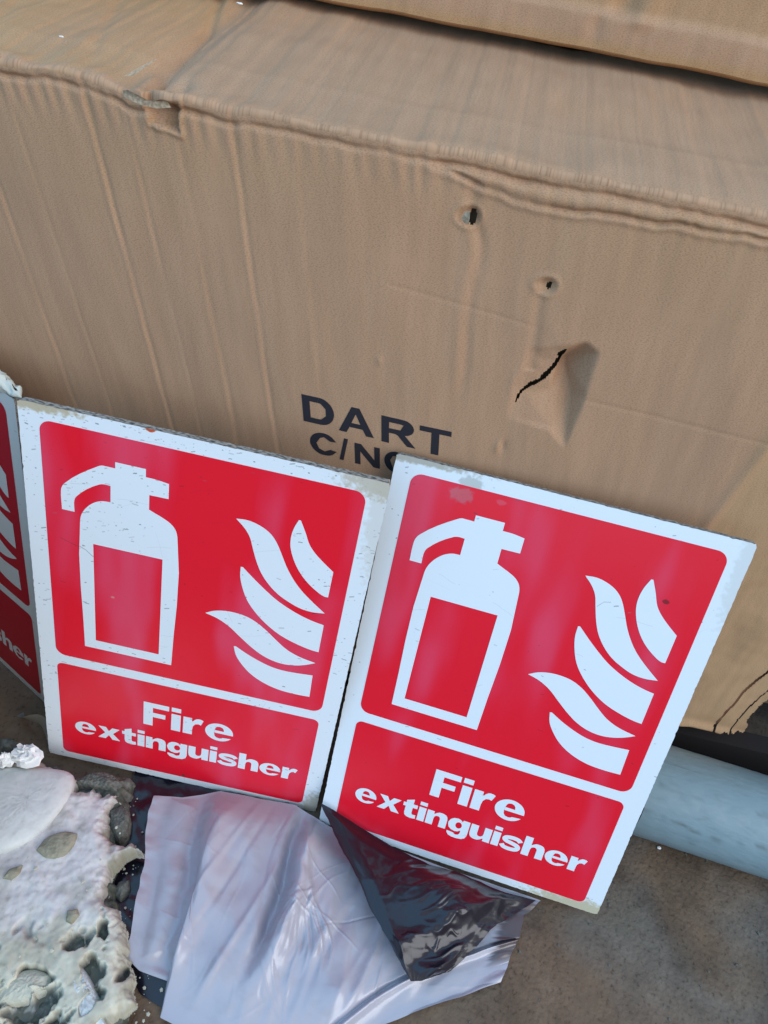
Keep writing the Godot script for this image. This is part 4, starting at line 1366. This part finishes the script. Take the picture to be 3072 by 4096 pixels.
func build_rubble() -> void:
	var base := pv([-0.2895, -0.2239, -0.2332, -0.2388, -0.2079, -0.2330, -0.1803, -0.2429, -0.1648, -0.2412, -0.1578, -0.2208, -0.1549, -0.2007, -0.1512, -0.1853, -0.1420, -0.1680, -0.1290, -0.1480, -0.1120, -0.1260, -0.1060, -0.1090, -0.0960, -0.0911, -0.1874, -0.0623, -0.30, -0.09])
	var heap := thing("plaster_rubble", "broad heap of grey mortar rubble coated with rough white plaster, lower left corner", "rubble", Vector3(-0.22, 0, -0.15))
	var off := Vector3(0.22, 0, 0.15)
	var mortar := func(x: float, z: float, d: float) -> Color:
		var k := sstep(-0.25, 0.35, n_mid.get_noise_2d(x * 0.5, z * 0.5))
		var dust := sstep(0.15, 0.45, n_mid.get_noise_2d(x * 1.7 + 3, z * 1.7)) * 0.8
		return Color(0.62, 0.66, 0.60).lerp(Color(1.15, 1.12, 0.92), k).lerp(Color(2.6, 2.6, 2.5), dust)
	part("mortar", layer(base, -0.001, 0.018, 0.012, 0.004, 0.0042, 240, mortar, 3), M.stone, heap, off)
	var skim := pv([-0.30, -0.1616, -0.30, -0.22, -0.2358, -0.2330, -0.2201, -0.2290, -0.2072, -0.2273, -0.1987, -0.2263, -0.1962, -0.2190, -0.1891, -0.2189, -0.1874, -0.2255, -0.1820, -0.2215, -0.1800, -0.2235, -0.1775, -0.2205, -0.1742, -0.2250, -0.1730, -0.2205, -0.1650, -0.2240, -0.1668, -0.2200, -0.1630, -0.2185, -0.1670, -0.2120, -0.1610, -0.1962, -0.1540, -0.1890, -0.1420, -0.1935, -0.1330, -0.1903, -0.1420, -0.1845, -0.1470, -0.1743, -0.1450, -0.1630, -0.1440, -0.1560, -0.1330, -0.1520, -0.1270, -0.1480, -0.1180, -0.1350, -0.1130, -0.1250, -0.1060, -0.1180, -0.1000, -0.1080, -0.1060, -0.0990, -0.1150, -0.0840, -0.30, -0.0700])
	# hollows where the skim never reached: centre, then two half axes
	var hollows := [[-0.1285, -0.1150, 0.0052, -0.0008, 0.0063, 0.0105], [-0.1540, -0.0915, 0.0180, -0.0031, 0.0040, 0.0100], [-0.1480, -0.1290, 0.0050, -0.0011, 0.0030, 0.0055], [-0.1335, -0.1375, 0.0030, -0.0003, 0.0049, 0.0090]]
	var hollow := func(x: float, z: float) -> float:
		var most := 0.0
		for h in hollows:
			var u := Vector2(h[2], h[3])
			var v := Vector2(h[4], h[5])
			var p := Vector2(x - h[0], z - h[1])
			var det := u.cross(v)
			var e := Vector2(p.cross(v) / det, u.cross(p) / det).length() + 0.85 * n_mid.get_noise_2d(x * 1.5, z * 1.5) + 0.3 * n_fine.get_noise_2d(x * 0.7, z * 0.7)
			most = maxf(most, 1.0 - sstep(0.55, 1.25, e))
		var lower := sstep(-0.150, -0.115, z + 0.35 * (x + 0.16))
		most = maxf(most, lower * sstep(0.24, 0.46, n_mid.get_noise_2d(x * 0.75 + 2.0, z * 0.75)))
		return most
	var white := func(x: float, z: float, d: float) -> Color:
		var bare: float = sstep(0.0, 0.5, n_mid.get_noise_2d(x * 0.6, z * 0.6 + 3) + 0.3 * n_fine.get_noise_2d(x * 0.4, z * 0.4)) * 0.45 + 0.6 * sstep(0.007, 0.001, d + 0.004 * n_mid.get_noise_2d(x * 3, z * 3))
		var lower := sstep(-0.150, -0.120, z + 0.35 * (x + 0.16) + 0.012 * n_mid.get_noise_2d(x, z))
		var c := Color(1, 1, 1).lerp(Color(0.96, 0.95, 0.76), lower * 0.9)
		c = c.lerp(Color(0.46, 0.45, 0.36), clampf(bare, 0, 1))
		return c.lerp(Color(0.22, 0.23, 0.20).lerp(Color(0.62, 0.62, 0.56), sstep(0.1, 0.5, n_fine.get_noise_2d(x * 0.5, z * 0.5))), hollow.call(x, z))
	part("plaster_skim", layer(skim, 0.0135, 0.0125, 0.010, 0.0026, 0.0026, 330, white, 4, hollow, 0.0095), M.plaster, heap, off)
	# unseen high flank added out of view at the left, to block light
	var shade_flank := smooth(pv([-0.285, -0.225, -0.320, -0.258, -0.450, -0.335, -0.600, -0.360, -0.690, -0.200, -0.600, -0.020, -0.430, 0.020, -0.300, -0.030, -0.240, -0.085, -0.250, -0.140, -0.268, -0.190]), 4, 1.2)
	part("shade_flank", lump(shade_flank, -0.002, 0.34, 2.6, 0.012, 44, 0.012), M.stone, heap, off)
	var slab := smooth(pv([-0.2020, -0.2256, -0.1966, -0.2140, -0.1968, -0.1967, -0.2021, -0.1810, -0.2090, -0.1724, -0.2173, -0.1655, -0.2364, -0.1563, -0.2726, -0.1937, -0.2569, -0.2156, -0.2340, -0.2235, -0.2183, -0.2265]), 4, 1.2)
	solo("plaster_slab", lump(slab, 0.0225, 0.0105, 2.2, 0.0005, 5), M.slab, "smooth rounded pale slab of plaster lying on the rough white rubble", "plaster")
	var gp := "stones in the plaster rubble"
	solo("stone", lump(smooth(pv([-0.1983, -0.1720, -0.1957, -0.1811, -0.1863, -0.1875, -0.1780, -0.1880, -0.1760, -0.1821, -0.1791, -0.1720, -0.1887, -0.1682]), 4, 1.0), 0.0232, 0.0065, 2.4, 0.0007, 6), M.tan, "almond-shaped tan stone set in the middle of the white rubble", "stone", Vector3.ZERO, gp)
	solo("stone", lump(smooth(pv([-0.2078, -0.1509, -0.2075, -0.1562, -0.2003, -0.1612, -0.1996, -0.1561, -0.2019, -0.1509]), 4, 1.0), 0.0232, 0.0060, 2.4, 0.0005, 7), M.tan, "small narrow tan stone near the left edge, below the smooth slab", "stone", Vector3.ZERO, gp)
	solo("stone", lump(smooth(pv([-0.1600, -0.1429, -0.1543, -0.1453, -0.1514, -0.1421, -0.1538, -0.1368, -0.1577, -0.1372]), 4, 1.0), 0.0232, 0.0058, 2.4, 0.0005, 8), M.tan, "small squarish tan stone in the lower middle of the rubble", "stone", Vector3.ZERO, gp)
	solo("stone", lump(smooth(pv([-0.2036, -0.2217, -0.1975, -0.2300, -0.1883, -0.2362, -0.1755, -0.2357, -0.1669, -0.2312, -0.1680, -0.2243, -0.1799, -0.2235, -0.1895, -0.2217]), 4, 1.0), 0.004, 0.021, 2.6, 0.0024, 9), M.stone, "long rough grey stone under the lower edge of the left sign", "stone", Vector3.ZERO, gp)
	solo("stone", lump(smooth(pv([-0.1703, -0.2127, -0.1630, -0.2188, -0.1557, -0.2153, -0.1502, -0.2013, -0.1524, -0.1935, -0.1597, -0.1973]), 4, 1.0), 0.0, 0.0215, 2.6, 0.0024, 10), M.stone, "dark grey stone at the right rim of the rubble, facing the lilac bag", "stone", Vector3.ZERO, gp)
	solo("stone", lump(smooth(pv([-0.1440, -0.1730, -0.1370, -0.1760, -0.1335, -0.1690, -0.1370, -0.1620, -0.1430, -0.1650]), 4, 1.0), 0.0, 0.010, 2.0, 0.0008, 11), M.stone, "small round grey pebble in the gap between rubble and bag", "stone", Vector3.ZERO, gp)
	var gs := "broken plaster chunks"
	solo("plaster_chunk", lump(smooth(pv([-0.1498, -0.1155, -0.1423, -0.1214, -0.1320, -0.1158, -0.1201, -0.1065, -0.1062, -0.0915, -0.1202, -0.0864, -0.1363, -0.1030]), 4, 0.9), 0.002, 0.024, 3.0, 0.0018, 14), M.slab, "long pale slanting chunk at the bottom edge of the rubble", "plaster", Vector3.ZERO, gs)
	solo("plaster_chunk", lump(smooth(pv([-0.1829, -0.1003, -0.1646, -0.1122, -0.1512, -0.1115, -0.1485, -0.1054, -0.1551, -0.0966, -0.1757, -0.0894]), 4, 0.9), 0.010, 0.0150, 2.4, 0.0010, 15), M.cream, "smooth cream chunk in the lower left corner", "plaster", Vector3.ZERO, gs)

func crumple(c: Vector3, size: Vector3, seed_: int, n := 12) -> ArrayMesh:
	var r := RandomNumberGenerator.new()
	r.seed = seed_
	var grid_pts := []
	for j in n + 1:
		var row := []
		for i in n + 2:
			var th := PI * j / n
			var ph := TAU2 * i / (n + 1)
			var k := r.randf_range(0.62, 1.15)
			row.append(Vector3(sin(th) * cos(ph), cos(th), sin(th) * sin(ph)) * k)
		row[n + 1] = row[0]
		if j == 0 or j == n:
			for i in n + 2:
				row[i] = row[0]
		grid_pts.append(row)
	var st := SurfaceTool.new()
	st.begin(Mesh.PRIMITIVE_TRIANGLES)
	st.set_smooth_group(-1)
	for j in n:
		for i in n + 1:
			var q := [grid_pts[j][i], grid_pts[j][i + 1], grid_pts[j + 1][i + 1], grid_pts[j + 1][i]]
			for t in [[0, 1, 2], [0, 2, 3]]:
				for v in t:
					st.add_vertex(c + q[v] * size)
	st.generate_normals()
	return st.commit()

# ------------------------------------------------------------------ small things
func build_debris() -> void:
	solo("paper_scrap", crumple(Vector3(-0.2370, 0.035, -0.2268), Vector3(0.0115, 0.0080, 0.0085), 3, 15), M.paper, "crumpled white paper scrap on the rubble by the left sign's lower corner", "paper")
	solo("paper_scrap", crumple(Vector3(-0.2494, 0.033, -0.2212), Vector3(0.0060, 0.0085, 0.0050), 9, 12), M.paper, "thin torn white paper scrap at the left edge, beside the crumpled one", "paper")
	solo("pebble", lump(smooth(pv([-0.2689, -0.2378, -0.2601, -0.2410, -0.2489, -0.2392, -0.2474, -0.2334, -0.2559, -0.2288, -0.2624, -0.2278]), 4, 1.0), 0.012, 0.020, 2.0, 0.001, 31), M.stone, "smooth brownish pebble behind the white paper scraps", "pebble")
	# curled dry strip in the shade under the third sign
	var pos := PackedVector3Array()
	var uv := PackedVector2Array()
	for j in 6:
		for i in 30:
			var t := i / 29.0
			var p := Vector3(-0.276 + 0.036 * t, 0.006 + 0.010 * sin(t * PI) , -0.272 + 0.014 * t + 0.003 * sin(t * 7))
			var a := 0.6 + 2.2 * t
			p += Vector3(0.0, sin(a), cos(a)) * (j / 5.0 - 0.5) * 0.009
			pos.append(p)
			uv.append(Vector2(t, j))
	solo("dry_strip", grid(30, 6, pos, uv, Vector3.UP), M.dry, "curled dry brown strip on the shaded floor under the third sign", "scrap")
	# loose grit, too fine to count
	var mm := MultiMesh.new()
	mm.transform_format = MultiMesh.TRANSFORM_3D
	mm.mesh = crumple(Vector3.ZERO, Vector3(1, 0.7, 1), 77, 4)
	mm.instance_count = 900
	for k in 900:
		var q := Vector3(rng.randf_range(-0.02, 0.55), 0.0003, rng.randf_range(-0.32, 0.1))
		var z := 0.0003 + 0.0009 * pow(rng.randf(), 3.0)
		mm.set_instance_transform(k, Transform3D(Basis(Vector3.UP, rng.randf() * TAU2).scaled(Vector3(z, z, z)), q))
	var g := MultiMeshInstance3D.new()
	g.name = "grit"
	g.multimesh = mm
	g.material_override = M.stone
	add_child(g)
	g.set_meta("kind", "stuff")
	g.set_meta("label", "fine dark grit strewn over the concrete floor")
	g.set_meta("category", "grit")
	var cm := MultiMesh.new()
	cm.transform_format = MultiMesh.TRANSFORM_3D
	cm.mesh = mm.mesh
	cm.instance_count = 200
	for k in 200:
		var t := rng.randf()
		var q := Vector3(lerpf(-0.175, -0.085, t), 0.0, lerpf(-0.235, -0.085, t)) + Vector3(rng.randfn(0.006, 0.006), 0.004, rng.randfn(0.0, 0.010))
		if rng.randf() < 0.35:
			q = Vector3(rng.randf_range(-0.27, -0.15), 0.0275, rng.randf_range(-0.20, -0.10))
		var z := 0.0003 + 0.0011 * pow(rng.randf(), 3.0)
		cm.set_instance_transform(k, Transform3D(Basis(Vector3.UP, rng.randf() * TAU2).scaled(Vector3(z, z, z)), q))
	var ci := MultiMeshInstance3D.new()
	ci.name = "plaster_crumbs"
	ci.multimesh = cm
	ci.material_override = M.cream
	add_child(ci)
	ci.set_meta("kind", "stuff")
	ci.set_meta("label", "white plaster crumbs scattered on and round the rubble")
	ci.set_meta("category", "crumbs")
	var fl: Material = M.paper
	for f in [[Vector3(0.2444, 0.0012, -0.2928), 0.0022, "tiny white flake on the floor just below the grey pipe"], [Vector3(-0.1681, 0.4790, -0.4765), 0.0020, "tiny white flake on the carton's top near the upper carton"], [Vector3(-0.2264, 0.4585, -0.3794), 0.0014, "tiny white flake on the carton's top near its left rim"]]:
		solo("flake", crumple(f[0], Vector3(f[1], f[1] * 0.35, f[1] * 0.7), 40 + int(f[1] * 10000), 5), fl, f[2], "flake", Vector3.ZERO, "white paint flakes")
